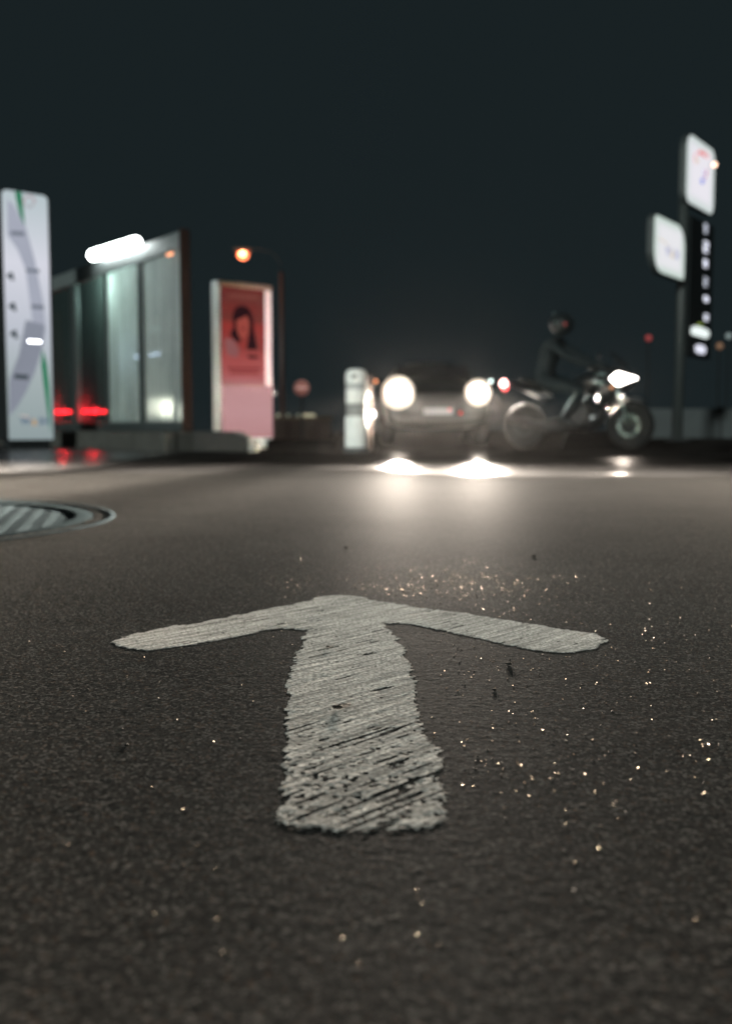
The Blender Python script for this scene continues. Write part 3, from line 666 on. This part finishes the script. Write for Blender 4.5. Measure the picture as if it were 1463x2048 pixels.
f_ = bm.faces.new(vs); r_ = bmesh.ops.extrude_face_region(bm, geom=[f_]); bmesh.ops.translate(bm, vec=(0, .02, -.05), verts=[v for v in r_['geom'] if isinstance(v, bmesh.types.BMVert)])
bm_obj('windscreen', bm, glass_c, car)
box('grille', (0, -.012, .66), (.62, .03, .13), trim, car, .02)
for k in range(3): box('grille_bar', (0, -.032, .62 + .04 * k), (.58, .012, .010), dark_metal, car, .003)
box('bumper', (0, -.015, .42), (1.35, .10, .14), trim, car, .03)
plate = box('number_plate', (.0, -.075, .535), (.48, .02, .10), mat('plate_white', (.5, .45, .45), .5), car, .004)
for k in (.18, .36): ball('tow_reflector', (k, -.08, .56 - .05 * (k > .2)), .018, mat('red_reflex_glow', (.5, .02, .02), .3, emit=(1, .06, .06), estr=1.6), car)  # reflex dots glow by themselves in place of returned light
ringm = mat('halo_glow', (.8, .7, .6), .3, emit=(1, .62, .42), estr=.16)  # glowing ring stands in for the halo round each headlamp
headm = mat('headlamp_glow', (1, 1, 1), .2, emit=(1, .90, .86), estr=26)
def beam(name, parent, loc, aim, power, radius, col, size, streaks=0, seed=0, hot_w=.021, hot_k=45.0, base_=.35, low_k=400.0):
    ld = bpy.data.lights.new(name, 'SPOT'); ld.energy = power; ld.shadow_soft_size = radius; ld.color = col; ld.spot_size = R(size); ld.spot_blend = .9
    o = bpy.data.objects.new(name, ld); COL.objects.link(o); o.parent = parent; o.location = loc
    o.rotation_euler = (-Vector(aim)).to_track_quat('Z', 'Y').to_euler()
    if streaks:   # rays put into the beam stand in for starburst streaks
        ld.use_nodes = True; nt = ld.node_tree; em = nt.nodes['Emission']
        tc = nt.nodes.new('ShaderNodeTexCoord'); s = nt.nodes.new('ShaderNodeSeparateXYZ'); nt.links.new(tc.outputs['Normal'], s.inputs[0])
        a = math_(nt, 'ARCTAN2', s.outputs[1], s.outputs[0])
        cmb = nt.nodes.new('ShaderNodeCombineXYZ'); nt.links.new(math_(nt, 'COSINE', a), cmb.inputs[0]); nt.links.new(math_(nt, 'SINE', a), cmb.inputs[1]); cmb.inputs[2].default_value = seed
        n = noise_(nt, cmb.outputs[0], 7, 3, .75)
        r2 = math_(nt, 'ADD', math_(nt, 'MULTIPLY', s.outputs[0], s.outputs[0]), math_(nt, 'MULTIPLY', s.outputs[1], s.outputs[1]))
        ray_ = math_(nt, 'ADD', 1.0, math_(nt, 'MULTIPLY', maprange(nt, n, .40, .66, -1, 1, True), streaks))
        hot = math_(nt, 'EXPONENT', math_(nt, 'MULTIPLY', r2, -1.0 / (hot_w * hot_w)))
        low = math_(nt, 'EXPONENT', math_(nt, 'MULTIPLY', math_(nt, 'MULTIPLY', s.outputs[1], s.outputs[1]), -1 / .065 ** 2))
        low = math_(nt, 'MULTIPLY', low, math_(nt, 'EXPONENT', math_(nt, 'MULTIPLY', math_(nt, 'MULTIPLY', s.outputs[0], s.outputs[0]), -1 / .34 ** 2)))
        dip = math_(nt, 'ADD', s.outputs[1], .040)      # dipped beam: sharp cut-off above, most light thrown on the road
        dip = math_(nt, 'EXPONENT', math_(nt, 'MULTIPLY', math_(nt, 'MULTIPLY', dip, dip), -1 / .0091 ** 2))
        dip = math_(nt, 'MULTIPLY', dip, math_(nt, 'EXPONENT', math_(nt, 'MULTIPLY', math_(nt, 'MULTIPLY', s.outputs[0], s.outputs[0]), -1 / .25 ** 2)))
        low = math_(nt, 'ADD', low, math_(nt, 'MULTIPLY', dip, low_k / base_))
        wide = math_(nt, 'ADD', .004, math_(nt, 'MULTIPLY', low, base_))
        val = math_(nt, 'ADD', wide, math_(nt, 'MULTIPLY', math_(nt, 'MULTIPLY', hot, hot_k), ray_))
        nt.links.new(val, em.inputs['Strength'])
    return o
for sx_, big_ in ((-1, 1.15), (1, .92)):
    x = .65 * sx_
    h = empty('x', (0, 0, 0), None, None); h.name = 'headlight'; h.parent = car; h.location = (x, 0, 0)
    lathe('lamp_bowl', [(.001, -.10), (.13, -.10), (.155, 0), (.15, .01)], chrome, h, 32, loc=(0, -.02, .84), rot=Matrix.Rotation(R(90), 3, 'X'))
    lathe('lamp_lens', [(.001, .035), (.06, .032), (.11, .02), (.135, 0), (.001, -.004)][::-1], headm, h, 32, loc=(0, -.05, .84), rot=Matrix.Rotation(R(90), 3, 'X') @ Matrix.Diagonal((big_ * 1.15, big_, 1)))
    lathe('halo_ring', [(.14, .0), (.225, .012), (.235, 0), (.14, -.012)], ringm, h, 32, loc=(0, -.035, .84), rot=Matrix.Rotation(R(90), 3, 'X') @ Matrix.Diagonal((big_, big_, 1)))
    beam('headlight_beam', car, (x, -.13, .84), (-x / 16 - .072, -1, -.030), HEAD_I * big_, .11, (1, .87, .74), 150, .85, seed=3 + sx_)
for sx_, m in ((-1, lo), (1, lw)):
    e = box('wing_mirror', (1.0 * sx_, 1.25, 1.06), (.2, .12, .13), paint, car, .03); ball('indicator', (.0, 0, 0), .028, m, e).location = (1.0 * sx_, 1.17, 1.08)
for x in (-.80, .80):
    for y in (.78, 3.30):
        wh = empty('x', (0, 0, 0), None, None); wh.name = 'wheel'; wh.parent = car; wh.location = (x, y, .31)
        ry = Matrix.Rotation(R(90), 3, 'Y')
        lathe('tyre', [(.20, -.10), (.29, -.10), (.31, -.07), (.31, .07), (.29, .10), (.20, .10)], rub, wh, 32, rot=ry)
        lathe('rim', [(.001, -.085), (.19, -.085), (.198, -.06), (.198, .06), (.19, .085), (.001, .085)], grey_metal, wh, 24, rot=ry)

# ------------------------------------------------------------------ motorcycle seen from the side, its rider in black
PA = at(1260, 853, 12.0); yaw = R(-33)
fwd = Vector((math.cos(yaw), math.sin(yaw), 0)); MB_ = PA - fwd * .68; MB_.z = 0
mo_ = empty('motorcycle', MB_, 'black motorcycle seen from its side with headlight and tail light glowing', 'motorcycle', rz=yaw)
# local frame: +x forwards, axles at x = +.68 and -.68
hel_m = mat('helmet_black', (.010, .013, .014), .45, spec=.15, noise=.1)
bk = mat('bike_black', (.008, .010, .011), .30, noise=.1); steel = mat('bike_steel', (.20, .26, .25), .5, metal=1, noise=.1)
rx = Matrix.Rotation(R(90), 3, 'X')
def wheel(x, disc):
    wh = empty('x', (0, 0, 0), None, None); wh.name = 'wheel'; wh.parent = mo_; wh.location = (x, 0, .29)
    lathe('tyre', [(.225, -.045), (.26, -.055), (.283, -.03), (.29, 0), (.283, .03), (.26, .055), (.225, .045)], rub, wh, 40, rot=rx)
    bm = bmesh.new()
    for k in range(40):
        pass
    for s in range(5):
        a = s * 2 * math.pi / 5 + .3; add_tube(bm, [(.04 * math.cos(a), 0, .04 * math.sin(a)), (.225 * math.cos(a), 0, .225 * math.sin(a))], [.018, .012], 6)
    bm_obj('spokes', bm, dark_metal, wh)
    lathe('hub', [(.001, -.06), (.045, -.06), (.045, .06), (.001, .06)], dark_metal, wh, 20, rot=rx)
    bm = bmesh.new(); n = 48; dr = []
    for k in range(n):
        a = k * 2 * math.pi / n
        dr.append([bm.verts.new((r * math.cos(a), y, r * math.sin(a))) for r, y in ((.095, -.075), (.140, -.079), (.140, -.072), (.095, -.070))])
    for k in range(n):
        for j in range(4): bm.faces.new((dr[k][j], dr[k][(j + 1) % 4], dr[(k + 1) % n][(j + 1) % 4], dr[(k + 1) % n][j]))
    bm_obj('brake_disc', bm, mat('disc_steel', (.05, .07, .065), .5, metal=.6) if disc else dark_metal, wh, smooth=False)
    for k in range(5 if disc else 0):
        a = k * 2 * math.pi / 5 + .75; ball('disc_bolt', (.118 * math.cos(a), -.083, .118 * math.sin(a)), .019, steel, wh, sub=2)
    return wh
wheel(.68, True)
wheel(-.68, False)
for s in (-1, 1):
    tube('fork_leg', [(.68, .08 * s, .29), (.47, .08 * s, .90)], .022, steel if s < 0 else dark_metal, mo_)
    tube('handlebar', [(.44, .06 * s, .93), (.40, .22 * s, .97), (.28, .34 * s, .95)], .013, dark_metal, mo_)
    tube('mirror_arm', [(.36, .25 * s, .96), (.38, .30 * s, 1.10)], .007, dark_metal, mo_, 6); ball('mirror', (.38, .31 * s, 1.12), .055, bk, mo_, sc=(.4, 1, .65))
    tube('swingarm', [(-.68, .09 * s, .29), (-.12, .09 * s, .38)], .025, dark_metal, mo_)
    tube('exhaust', [(-.05, .14 * s, .26), (-.35, .16 * s, .28), (-.80, .19 * s, .38)], [.03, .045, .05], dark_metal, mo_, 12)
lathe('engine', [(.001, -.16), (.15, -.16), (.18, -.06), (.18, .06), (.15, .16), (.001, .16)], dark_metal, mo_, 16, loc=(.05, 0, .42), rot=rx, smooth=False)
def shell(name, prof, wds, m):
    """a closed shell through side outline stations (x, zlow, zhigh) with half widths"""
    bm = bmesh.new(); rings = []
    for (x, a, b), w2 in zip(prof, wds):
        c_ = (a + b) / 2; h_ = (b - a) / 2
        rings.append([bm.verts.new((x, w2 * math.cos(t), c_ + h_ * math.sin(t))) for t in [i * math.pi / 5 for i in range(10)]])
    for i in range(len(rings) - 1):
        for k_ in range(10): bm.faces.new((rings[i][k_], rings[i][(k_ + 1) % 10], rings[i + 1][(k_ + 1) % 10], rings[i + 1][k_]))
    bm.faces.new(rings[0][::-1]); bm.faces.new(rings[-1])
    o = bm_obj(name, bm, m, mo_, smooth=True); s = o.modifiers.new('sub', 'SUBSURF'); s.levels = s.render_levels = 1; return o
shell('fuel_tank', [(-.12, .70, .80), (0, .66, .90), (.2, .66, .98), (.36, .70, .92), (.42, .76, .84)], [.06, .14, .17, .13, .05], bk)
shell('seat', [(-.78, .84, .90), (-.6, .78, .90), (-.35, .70, .80), (-.15, .70, .78), (-.05, .72, .78)], [.05, .11, .14, .13, .06], rub)
shell('tail_fairing', [(-.98, .84, .88), (-.8, .76, .86), (-.5, .62, .76), (-.3, .58, .68)], [.03, .09, .12, .08], bk)
shell('front_fairing', [(.25, .45, .80), (.40, .50, 1.0), (.55, .66, 1.02), (.68, .76, .92), (.74, .80, .88)], [.10, .17, .15, .09, .03], bk)
shell('front_mudguard', [(.38, .46, .52), (.55, .585, .63), (.70, .60, .64), (.86, .55, .60)], [.03, .065, .065, .03], bk)
shell('belly_pan', [(-.2, .25, .45), (.1, .18, .5), (.38, .28, .55)], [.08, .16, .08], bk)
bm = bmesh.new(); vs = [bm.verts.new(p) for p in ((.60, -.14, 1.0), (.60, .14, 1.0), (.42, .11, 1.17), (.42, -.11, 1.17))]; bm.faces.new(vs)
o = bm_obj('windshield', bm, glass_c, mo_); o.modifiers.new('solid', 'SOLIDIFY').thickness = .006
# headlight: diamond lens wrapping the nose, lit to the front and the flank
bm = bmesh.new(); pts_ = [(.77, -.02, .855), (.56, -.18, .925), (.47, -.20, .85), (.56, -.185, .765), (.58, .10, .92), (.58, .10, .77)]
v = [bm.verts.new(p) for p in pts_]; 
for f in ((0, 1, 2), (0, 2, 3), (0, 3, 5), (0, 5, 4), (0, 4, 1), (1, 4, 5, 3, 2)): bm.faces.new([v[i] for i in f])
bm_obj('headlight', bm, mat('bike_headlamp', (1, 1, 1), .2, emit=(1, .93, .86), estr=12), mo_, bevel=.008)
beam('headlight_beam', mo_, (.66, -.22, .84), (.335, -.975, -.035), 3000, .05, (1, .85, .72), 150, .5, 5, hot_w=.14, hot_k=5.0, low_k=10.0)
ball('indicator', (.52, -.24, .74), .02, mat('amber_dim', (.5, .2, .05), .3, emit=(1, .35, .15), estr=.5), mo_)
tail = ball('tail_light', (-.98, -.02, .83), .055, mat('tail_glow', (1, .4, .4), .3, emit=(1, .50, .46), estr=8), mo_, sc=(.8, 1.2, 1), sub=3)
ball('tail_lens', (-.965, -.02, .775), .045, mat('tail_red', (.8, .1, .1), .3, emit=(1, .10, .10), estr=3.5), mo_, sc=(.8, 1.2, .8))
# balls added on the flank to give the small glints
ball('flank_glint', (.36, -.20, .90), .05, steel, mo_, sc=(1.5, .35, .35)); ball('flank_glint', (.36, -.20, .80), .045, steel, mo_, sc=(1.2, .35, .5))
tube('kickstand', [(-.05, -.14, .28), (-.10, -.26, .012)], .012, dark_metal, mo_, 6)
# rider
rd = empty('person', MB_, 'rider in black jacket and dark helmet sitting on the motorcycle', 'person', rz=yaw)
leather = mat('black_leather', (.013, .0175, .019), .9, spec=0, noise=.3, nscale=20, bump=.3)
J = [((-.44, 0, .87), (.15, .13)), ((-.43, 0, 1.00), (.15, .12)), ((-.37, 0, 1.17), (.17, .12)), ((-.30, 0, 1.30), (.15, .10)), ((-.26, 0, 1.39), .065),
     ((-.29, -.18, 1.30), .075), ((-.29, .18, 1.30), .075), ((-.04, -.26, 1.13), .055), ((-.04, .26, 1.13), .055), ((.30, -.30, .99), .038), ((.30, .30, .99), .038),
     ((-.40, -.12, .83), .10), ((-.40, .12, .83), .10), ((.16, -.22, .72), .075), ((.16, .22, .72), .075), ((-.10, -.22, .36), .055), ((-.10, .22, .36), .055), ((.06, -.23, .30), .045), ((.06, .23, .30), .045), ((-.23, 0, 1.44), .06)]
E_ = [(0, 1), (1, 2), (2, 3), (3, 4), (4, 19), (3, 5), (3, 6), (5, 7), (7, 9), (6, 8), (8, 10), (0, 11), (0, 12), (11, 13), (13, 15), (15, 17), (12, 14), (14, 16), (16, 18)]
skin('body', J, E_, 0, leather, rd)
for s in (-1, 1):
    pj = [((.29, .305 * s, .985), .032), ((.325, .315 * s, .975), .036)]; pe = [(0, 1)]
    for k in range(4):
        b0 = len(pj); oy = .29 * s + (.018 * k - .02) * s * 1.3
        pj += [((.35, oy + .02 * s, .985), .010), ((.375 - .003 * k, oy + .02 * s, .965), .0095), ((.37 - .003 * k, oy + .02 * s, .940), .0085)]; pe += [(1, b0), (b0, b0 + 1), (b0 + 1, b0 + 2)]
    b0 = len(pj); pj += [((.32, .285 * s, .955), .011), ((.345, .275 * s, .935), .009)]; pe += [(1, b0), (b0, b0 + 1)]
    skin('glove', pj, pe, 0, rub, rd, 1)
    skin('boot', [((-.08, .225 * s, .36), .058), ((-.05, .228 * s, .30), .052), ((.04, .23 * s, .275), .042), ((.12, .23 * s, .27), .035)], [(0, 1), (1, 2), (2, 3)], 0, rub, rd, 1)
hel = bmesh.new(); vs = bmesh.ops.create_uvsphere(hel, u_segments=28, v_segments=18, radius=.135)['verts']
for v in vs:
    v.co.x *= 1.12; v.co.z *= 1.02
    if v.co.z < -.02: v.co.x += .012
    v.co += Vector((-.22, 0, 1.55))
hm = bm_obj('helmet', hel, hel_m, rd, smooth=True)
vz = bmesh.new(); vs = bmesh.ops.create_uvsphere(vz, u_segments=28, v_segments=18, radius=.139)['verts']
bmesh.ops.delete(vz, geom=[f for f in vz.faces if not (f.calc_center_median().x > .035 and -.045 < f.calc_center_median().z < .055)], context='FACES')
for v in vz.verts: v.co.x *= 1.12; v.co += Vector((-.22, 0, 1.55))
vo = bm_obj('visor', vz, hel_m, hm, smooth=True); vo.modifiers.new('solid', 'SOLIDIFY').thickness = .003
ball('helmet_glint', (-.24, -.137, 1.555), .018, steel, hm); ball('red_glint', (-.12, -.128, 1.53), .016, mat('red_reflex', (.35, .02, .02), .3, emit=(.18, .02, .015), estr=1), hm)  # steel ball and glowing red ball added for the helmet's glints
ball('crown_glint', (-.30, -.05, 1.675), .016, steel, hm)  # one more ball added for a glint

# ------------------------------------------------------------------ sign mast on the right
sA = at(1307, 490, 18.63); sM0 = at(1368, 505, 19.95); sM1 = at(1372, 340, 20.0); sB = at(1427, 360, 21.4)
pole_c = at(1361, 600, 20.3); pole_c.z = 0
mast = empty('sign_mast', pole_c, 'tall grey mast carrying two lit white signs and a column of prices', 'sign mast')
mast_m = mat('mast_grey', (.026, .032, .031), .6, noise=.15)
tube('mast_pole', [(0, 0, 0), (0, 0, at(1361, 288, 20.3).z)], .095, mast_m, mast, 20)
box('base_plate', (0, 0, .02), (.4, .4, .04), dark_metal, mast)
side_m = mat('sign_side', (.035, .042, .042), .45, noise=.15)
def lit(name, c, rim, e=1.0):
    """backlit sign plastic: a little dimmer towards its edge, where the tubes inside end"""
    m = bpy.data.materials.new(name); m.use_nodes = True; nt = m.node_tree; b = nt.nodes['Principled BSDF']
    b.inputs['Base Color'].default_value = (.008, .008, .008, 1); b.inputs['Specular IOR Level'].default_value = 0; b.inputs['Roughness'].default_value = .4
    tc = nt.nodes.new('ShaderNodeTexCoord'); s = nt.nodes.new('ShaderNodeSeparateXYZ'); nt.links.new(tc.outputs['Generated'], s.inputs[0])
    e1_ = math_(nt, 'ABSOLUTE', math_(nt, 'SUBTRACT', s.outputs[0], .5)); e2_ = math_(nt, 'ABSOLUTE', math_(nt, 'SUBTRACT', s.outputs[2], .5))
    f = maprange(nt, math_(nt, 'MAXIMUM', e1_, e2_), .30, .5, 0, 1, True)
    nt.links.new(mixc(nt, f, c, rim), b.inputs['Emission Color']); b.inputs['Emission Strength'].default_value = e; return m
uf = Face(sM1, sB); lf = Face(sA, sM0); big_m = lit('brand_backlit', (.82, .80, .86), (.60, .68, .66)); low_m = lit('wash_backlit', (.80, .80, .83), (.55, .66, .60))
def signbox(Fc, z0, z1, radii, m, name):
    Fc.slab(name + '_box', rrect(-.02, z0 - .02, Fc.W + .02, z1 + .02, tuple(r + .02 for r in radii)), -.13, -.006, side_m, mast, local=pole_c)
    return Fc.slab(name + '_face', rrect(0, z0, Fc.W, z1, radii), -.004, 0, m, mast, local=pole_c)
UZ1 = uf.uv(1372, 262)[1]; UZ0 = uf.uv(1372, 402)[1]
signbox(uf, UZ0, UZ1, (.22, .22, .22, .30), big_m, 'brand_sign')
LZ1 = lf.uv(1307, 427)[1]; LZ0 = lf.uv(1307, 540)[1]
signbox(lf, LZ0, LZ1, (.42, .10, .42, .12), low_m, 'wash_sign')
Fc = lf
for z in (LZ0 + .25, LZ1 - .25):
    a = lf.pt(lf.W - .1, z, -.13) - pole_c; tube('bracket', [a, Vector((0, 0, z))], .03, dark_metal, mast, 8)
for z in (UZ0 + .2, UZ1 - .3):
    a = uf.pt(.1, z, -.13) - pole_c; tube('bracket', [a, Vector((0, 0, z))], .03, dark_metal, mast, 8)
def q2(x, y): return (1350 + x / 1138 * 100, 260 + y / 2048 * 180)
E = lambda n, c: mat(n, c, .4, emit=c, estr=1)
def dec2(name, pts, m, d=.004): decal(uf, name, [q2(*p) for p in pts], m, mast, pole_c, d)
dec2('logo_red_stroke', [(500, 500), (560, 480), (640, 540), (690, 620), (660, 630), (600, 575), (530, 535)], E('logo_red', (.66, .09, .08)), .006)
dec2('logo_pink_ring', arc_pts((590, 640), 110, 190, -10, 230, 20), E('logo_pale_red', (.72, .50, .53)), .003)
dec2('logo_sand_stroke', [(430, 660), (520, 650), (530, 730), (470, 770)], E('logo_sand', (.66, .57, .48)), .0045)
dec2('logo_red_tail', [(690, 880), (720, 900), (705, 1020), (660, 1120), (630, 1120), (665, 1030)], E('logo_wine', (.50, .22, .30)), .0045)
dec2('logo_blue_drop', [(570, 1100), (630, 1100), (650, 1170), (610, 1240), (575, 1230), (555, 1160)], E('logo_blue', (.22, .26, .66)), .006)
dec2('logo_lilac', [(620, 930), (690, 900), (660, 1060), (600, 1080)], E('logo_lilac', (.58, .57, .78)), .003)
wash_logo(lf, 1343, 507, .30, E('sign_blue_print', (.40, .42, .60)), E('sign_ochre_print', (.68, .55, .34)), mast, pole_c)
decal(lf, 'logo_swoosh', [(1312, 473), (1322, 478), (1333, 487), (1340, 496), (1330, 488), (1318, 480)], E('swoosh_sand', (.62, .56, .48)), mast, pole_c, .004)
# amber lamp at the brand sign's right edge
au, az_ = uf.uv(1418, 331)
ball('amber_lamp', uf.pt(au, az_, .10) - pole_c, .05, mat('amber_pale', (1, .6, .4), .4, emit=(1, .62, .45), estr=3.0), mast, sc=(1.0, 1.0, 1.0)); tube('lamp_arm', [uf.pt(au, az_, .0) - pole_c, uf.pt(au, az_, .06) - pole_c], .012, dark_metal, mast, 6)
# price column
pu0 = uf.uv(1386, 560)[0]; pu1 = uf.uv(1424, 560)[0]; pz1 = uf.uv(1405, 442)[1]; pz0 = uf.uv(1405, 716)[1]
uf.slab('price_panel', [(pu0 - .2, pz0), (pu1 + .05, pz0), (pu1 + .05, pz1), (pu0 - .2, pz1)], -.14, -.02, mat('panel_black', (.012, .015, .016), .8, spec=.1), mast, local=pole_c)
tube('panel_arm', [uf.pt(pu0 - .18, pz1 - .4, -.08) - pole_c, (0, 0, pz1 - .4)], .03, dark_metal, mast, 8); tube('panel_arm', [uf.pt(pu0 - .18, pz0 + .4, -.08) - pole_c, (0, 0, pz0 + .4)], .03, dark_metal, mast, 8)
pm_ = mat('price_white', (.8, .8, .85), .4, emit=(.62, .63, .74), estr=1.25); pm_d = mat('price_dim', (.5, .5, .55), .4, emit=(.42, .44, .52), estr=1)
for i, (x, y, hw, hh, m) in enumerate(((1411, 457, 5, 9, pm_d), (1411.5, 494, 8, 11, pm_), (1410.5, 527, 6.5, 7.5, pm_), (1411, 564, 6, 9, pm_d), (1411.5, 598, 8, 5.5, pm_), (1412, 635, 7, 6.5, pm_))):
    u, z = uf.uv(x, y); k1 = hw / F * 20.8 * 1.45; k2 = hh / F * 20.8
    # each row is a small lit figure made of segments
    segs = [(-1, .55, 1, 1), (-1, -.2, 1, .2), (-1, -1, 1, -.6), (-1, .2, -.45, .6), (.45, -.6, 1, .55)] if i % 2 == 0 else [(-1, .6, 1, 1), (.4, -.2, 1, .6), (-1, -.2, .4, .2), (-1, -.6, -.4, -.2), (-1, -1, 1, -.6)]
    bm = bmesh.new()
    for a0, b0, a1, b1 in segs:
        vv = [bm.verts.new(uf.pt(u + k1 * a, z + k2 * b, d_) - pole_c) for d_ in (-.018, .0) for a, b in ((a0, b0), (a1, b0), (a1, b1), (a0, b1))]
        for f in ((0, 1, 2, 3), (4, 5, 6, 7), (0, 1, 5, 4), (1, 2, 6, 5), (2, 3, 7, 6), (3, 0, 4, 7)): bm.faces.new([vv[j] for j in f])
    bm_obj('price_figure', bm, m, mast)
def litbar(pxs, m, name): decal(uf, name, pxs, m, mast, pole_c, .004)
litbar([(1381, 655), (1388, 652), (1400, 654), (1414, 660), (1417, 664), (1416, 674), (1410, 677), (1385, 670), (1380, 667)], mat('bar_white', (.8, .8, .8), .4, emit=(.74, .82, .80), estr=1.1), 'lit_label')
litbar([(1394, 646), (1402, 646), (1405, 651), (1392, 650)], mat('bar_lime', (.3, .4, .05), .4, emit=(.20, .27, .05), estr=1), 'lime_mark')
litbar([(1389, 691), (1396, 689), (1407, 692), (1410, 698), (1408, 708), (1395, 707), (1389, 702)], mat('bar_lilac', (.8, .8, .85), .4, emit=(.68, .68, .80), estr=1.1), 'lit_label')

# ------------------------------------------------------------------ street lamp, round sign, low wall, far buildings
lampP = at(485, 507, 27); poleP = at(563, 560, 27)
sl = empty('street_lamp', (poleP.x, 27, 0), 'slim street lamp with glowing orange head above the red panel', 'street lamp')
rust = mat('rust_pole', (.030, .012, .009), .6, noise=.2); dx = lampP.x - poleP.x; zt = lampP.z
tube('pole', [(0, 0, 0), (0, 0, zt - .5)], [.075, .06], rust, sl, 12)
tube('arm', [(0, 0, zt - .5), (.04 * dx, 0, zt - .2), (.25 * dx, 0, zt + .03), (.62 * dx, 0, zt + .12), (dx * .92, 0, zt + .10)], .018, dark_metal, sl, 10)
box('lamp_head', (dx, 0, zt + .11), (.5, .2, .07), dark_metal, sl, .02)
ball('bulb', (dx, 0, zt), .075, mat('sodium', (1, .5, .2), .3, emit=(1, .36, .17), estr=9), sl, sc=(1.25, 1, .9), sub=3)
lathe('halo_disc', [(.001, 0), (.14, 0), (.155, .03), (.001, .02)], mat('sodium_rim', (.5, .2, .1), .4, emit=(1, .08, .02), estr=.9), sl, 24, loc=(dx, .12, zt), rot=Matrix.Rotation(R(90), 3, 'X'))  # orange disc glows in place of the rim of glare round the bulb
ld = bpy.data.lights.new('sodium_light', 'POINT'); ld.energy = 25; ld.color = (1, .42, .2); ld.shadow_soft_size = .12
lo_ = bpy.data.objects.new('sodium_light', ld); COL.objects.link(lo_); lo_.parent = sl; lo_.location = (dx, -.25, zt - .1)
sp = at(603, 776, 22)
rs = empty('round_sign', (sp.x, 22, 0), 'dim red round traffic sign on a thin post beyond the bollard', 'traffic sign')
tube('post', [(0, .03, 0), (0, .03, sp.z + .15)], .025, dark_metal, rs, 8)
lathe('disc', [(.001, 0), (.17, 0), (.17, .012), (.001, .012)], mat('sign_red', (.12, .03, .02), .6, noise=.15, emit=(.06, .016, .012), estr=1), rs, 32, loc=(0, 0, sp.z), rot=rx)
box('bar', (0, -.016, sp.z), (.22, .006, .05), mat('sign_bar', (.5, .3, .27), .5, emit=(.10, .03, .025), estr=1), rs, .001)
a = at(540, 838, 24); b = at(662, 838, 24); lwz = a.z
lwall = empty('low_wall', ((a.x + b.x) / 2, 24, 0), 'low brown wall with small lights on top between panel and bollard', 'wall')
brown = mat('brown_render', (.050, .026, .020), .8, noise=.3, nscale=4, bump=.4); Lw = b.x - a.x; nb = 5
for k in range(nb):
    box('wall_block', (-Lw / 2 + Lw / nb * (k + .5), 0, lwz / 2), (Lw / nb - .012, .25, lwz), brown, lwall, .01)
box('coping', (0, 0, lwz + .025), (Lw + .06, .30, .05), mat('lit_coping', (.12, .07, .035), .7, noise=.3), lwall, .01)  # ochre tone paints in the light on the wall's top
for px, wdt, m in ((556, .05, 'a'), (576, .05, 'b'), (596, .04, 'b'), (612, .08, 'c'), (624, .08, 'c')):
    q = at(px, 826, 24); ball('wall_light', (q.x - (a.x + b.x) / 2, -.02, lwz + .05 + .035), .04, {'a': mat('wl_a', (.3, .3, .25), .5, emit=(.22, .22, .15), estr=1), 'b': mat('wl_b', (.3, .3, .25), .5, emit=(.10, .11, .08), estr=1), 'c': mat('wl_c', (.4, .4, .3), .5, emit=(.42, .38, .25), estr=1)}[m], lwall, sc=(wdt / .04, 1, 1))
# boundary wall behind the mast
bw = empty('boundary_wall', (9.2, 27, 0), 'long dark panelled boundary wall behind the sign mast', 'wall')
bwm = mat('boundary_render', (.035, .042, .043), .8, noise=.25, nscale=3, bump=.3)
for k in range(6): box('wall_panel', (-1.6 + k * 1.3, 0, .40), (1.25, .16, .80), bwm, bw, .01)
for k in range(7): box('wall_post', (-2.25 + k * 1.3, 0, .43), (.048, .22, .86), dark_metal, bw, .006)
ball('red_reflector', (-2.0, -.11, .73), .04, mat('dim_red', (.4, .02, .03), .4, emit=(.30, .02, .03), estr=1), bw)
# weak lamps on slim posts far off
farp = mat('far_post', (.012, .014, .015), .9, spec=0)
for px, py, c_, r, lab in ((1296, 676, (.22, .03, .03), .15, 'dim red lamp on a far slim post left of the sign mast'),
                           (1456, 672, (.14, .17, .17), .15, 'dim pale lamp on a far post at the right edge of the picture'),
                           (1438, 692, (.13, .07, .04), .17, 'dim brown lamp on a far post just right of the price column'),
                           (1362, 722, (.04, .018, .016), .15, 'very faint lamp on a far post behind the sign mast')):
    q = at(px, py, 50); e = empty('far_lamp', (q.x, 50, 0), lab, 'street lamp', group='weak lamps far behind the sign mast')
    tube('post', [(0, .05, 0), (0, .05, q.z - r * .8)], .05, farp, e, 8); ball('lamp_globe', (0, 0, q.z), r, E('weak_%d' % px, c_), e, sub=2)

# ------------------------------------------------------------------ thin mist, added to give the lamps a glow
bm = bmesh.new(); add_box(bm, Vector((8, 30, 3.4)), (150, 100, 9.2))
hz = bpy.data.materials.new('haze'); hz.use_nodes = True; nt = hz.node_tree; nt.nodes.clear()
out = nt.nodes.new('ShaderNodeOutputMaterial'); pv = nt.nodes.new('ShaderNodeVolumePrincipled'); nt.links.new(pv.outputs[0], out.inputs['Volume'])
pv.inputs['Color'].default_value = (.72, .70, .68, 1); pv.inputs['Density'].default_value = HAZE; pv.inputs['Anisotropy'].default_value = .90
haze = bm_obj('haze', bm, hz); tag(haze, kind='stuff')

# small glowing things are too weak to light anything: leave them out of light sampling (they still glow); keeps the mist clean
for m in bpy.data.materials:
    if m.name not in ('tube_white',):
        m.cycles.emission_sampling = 'NONE'
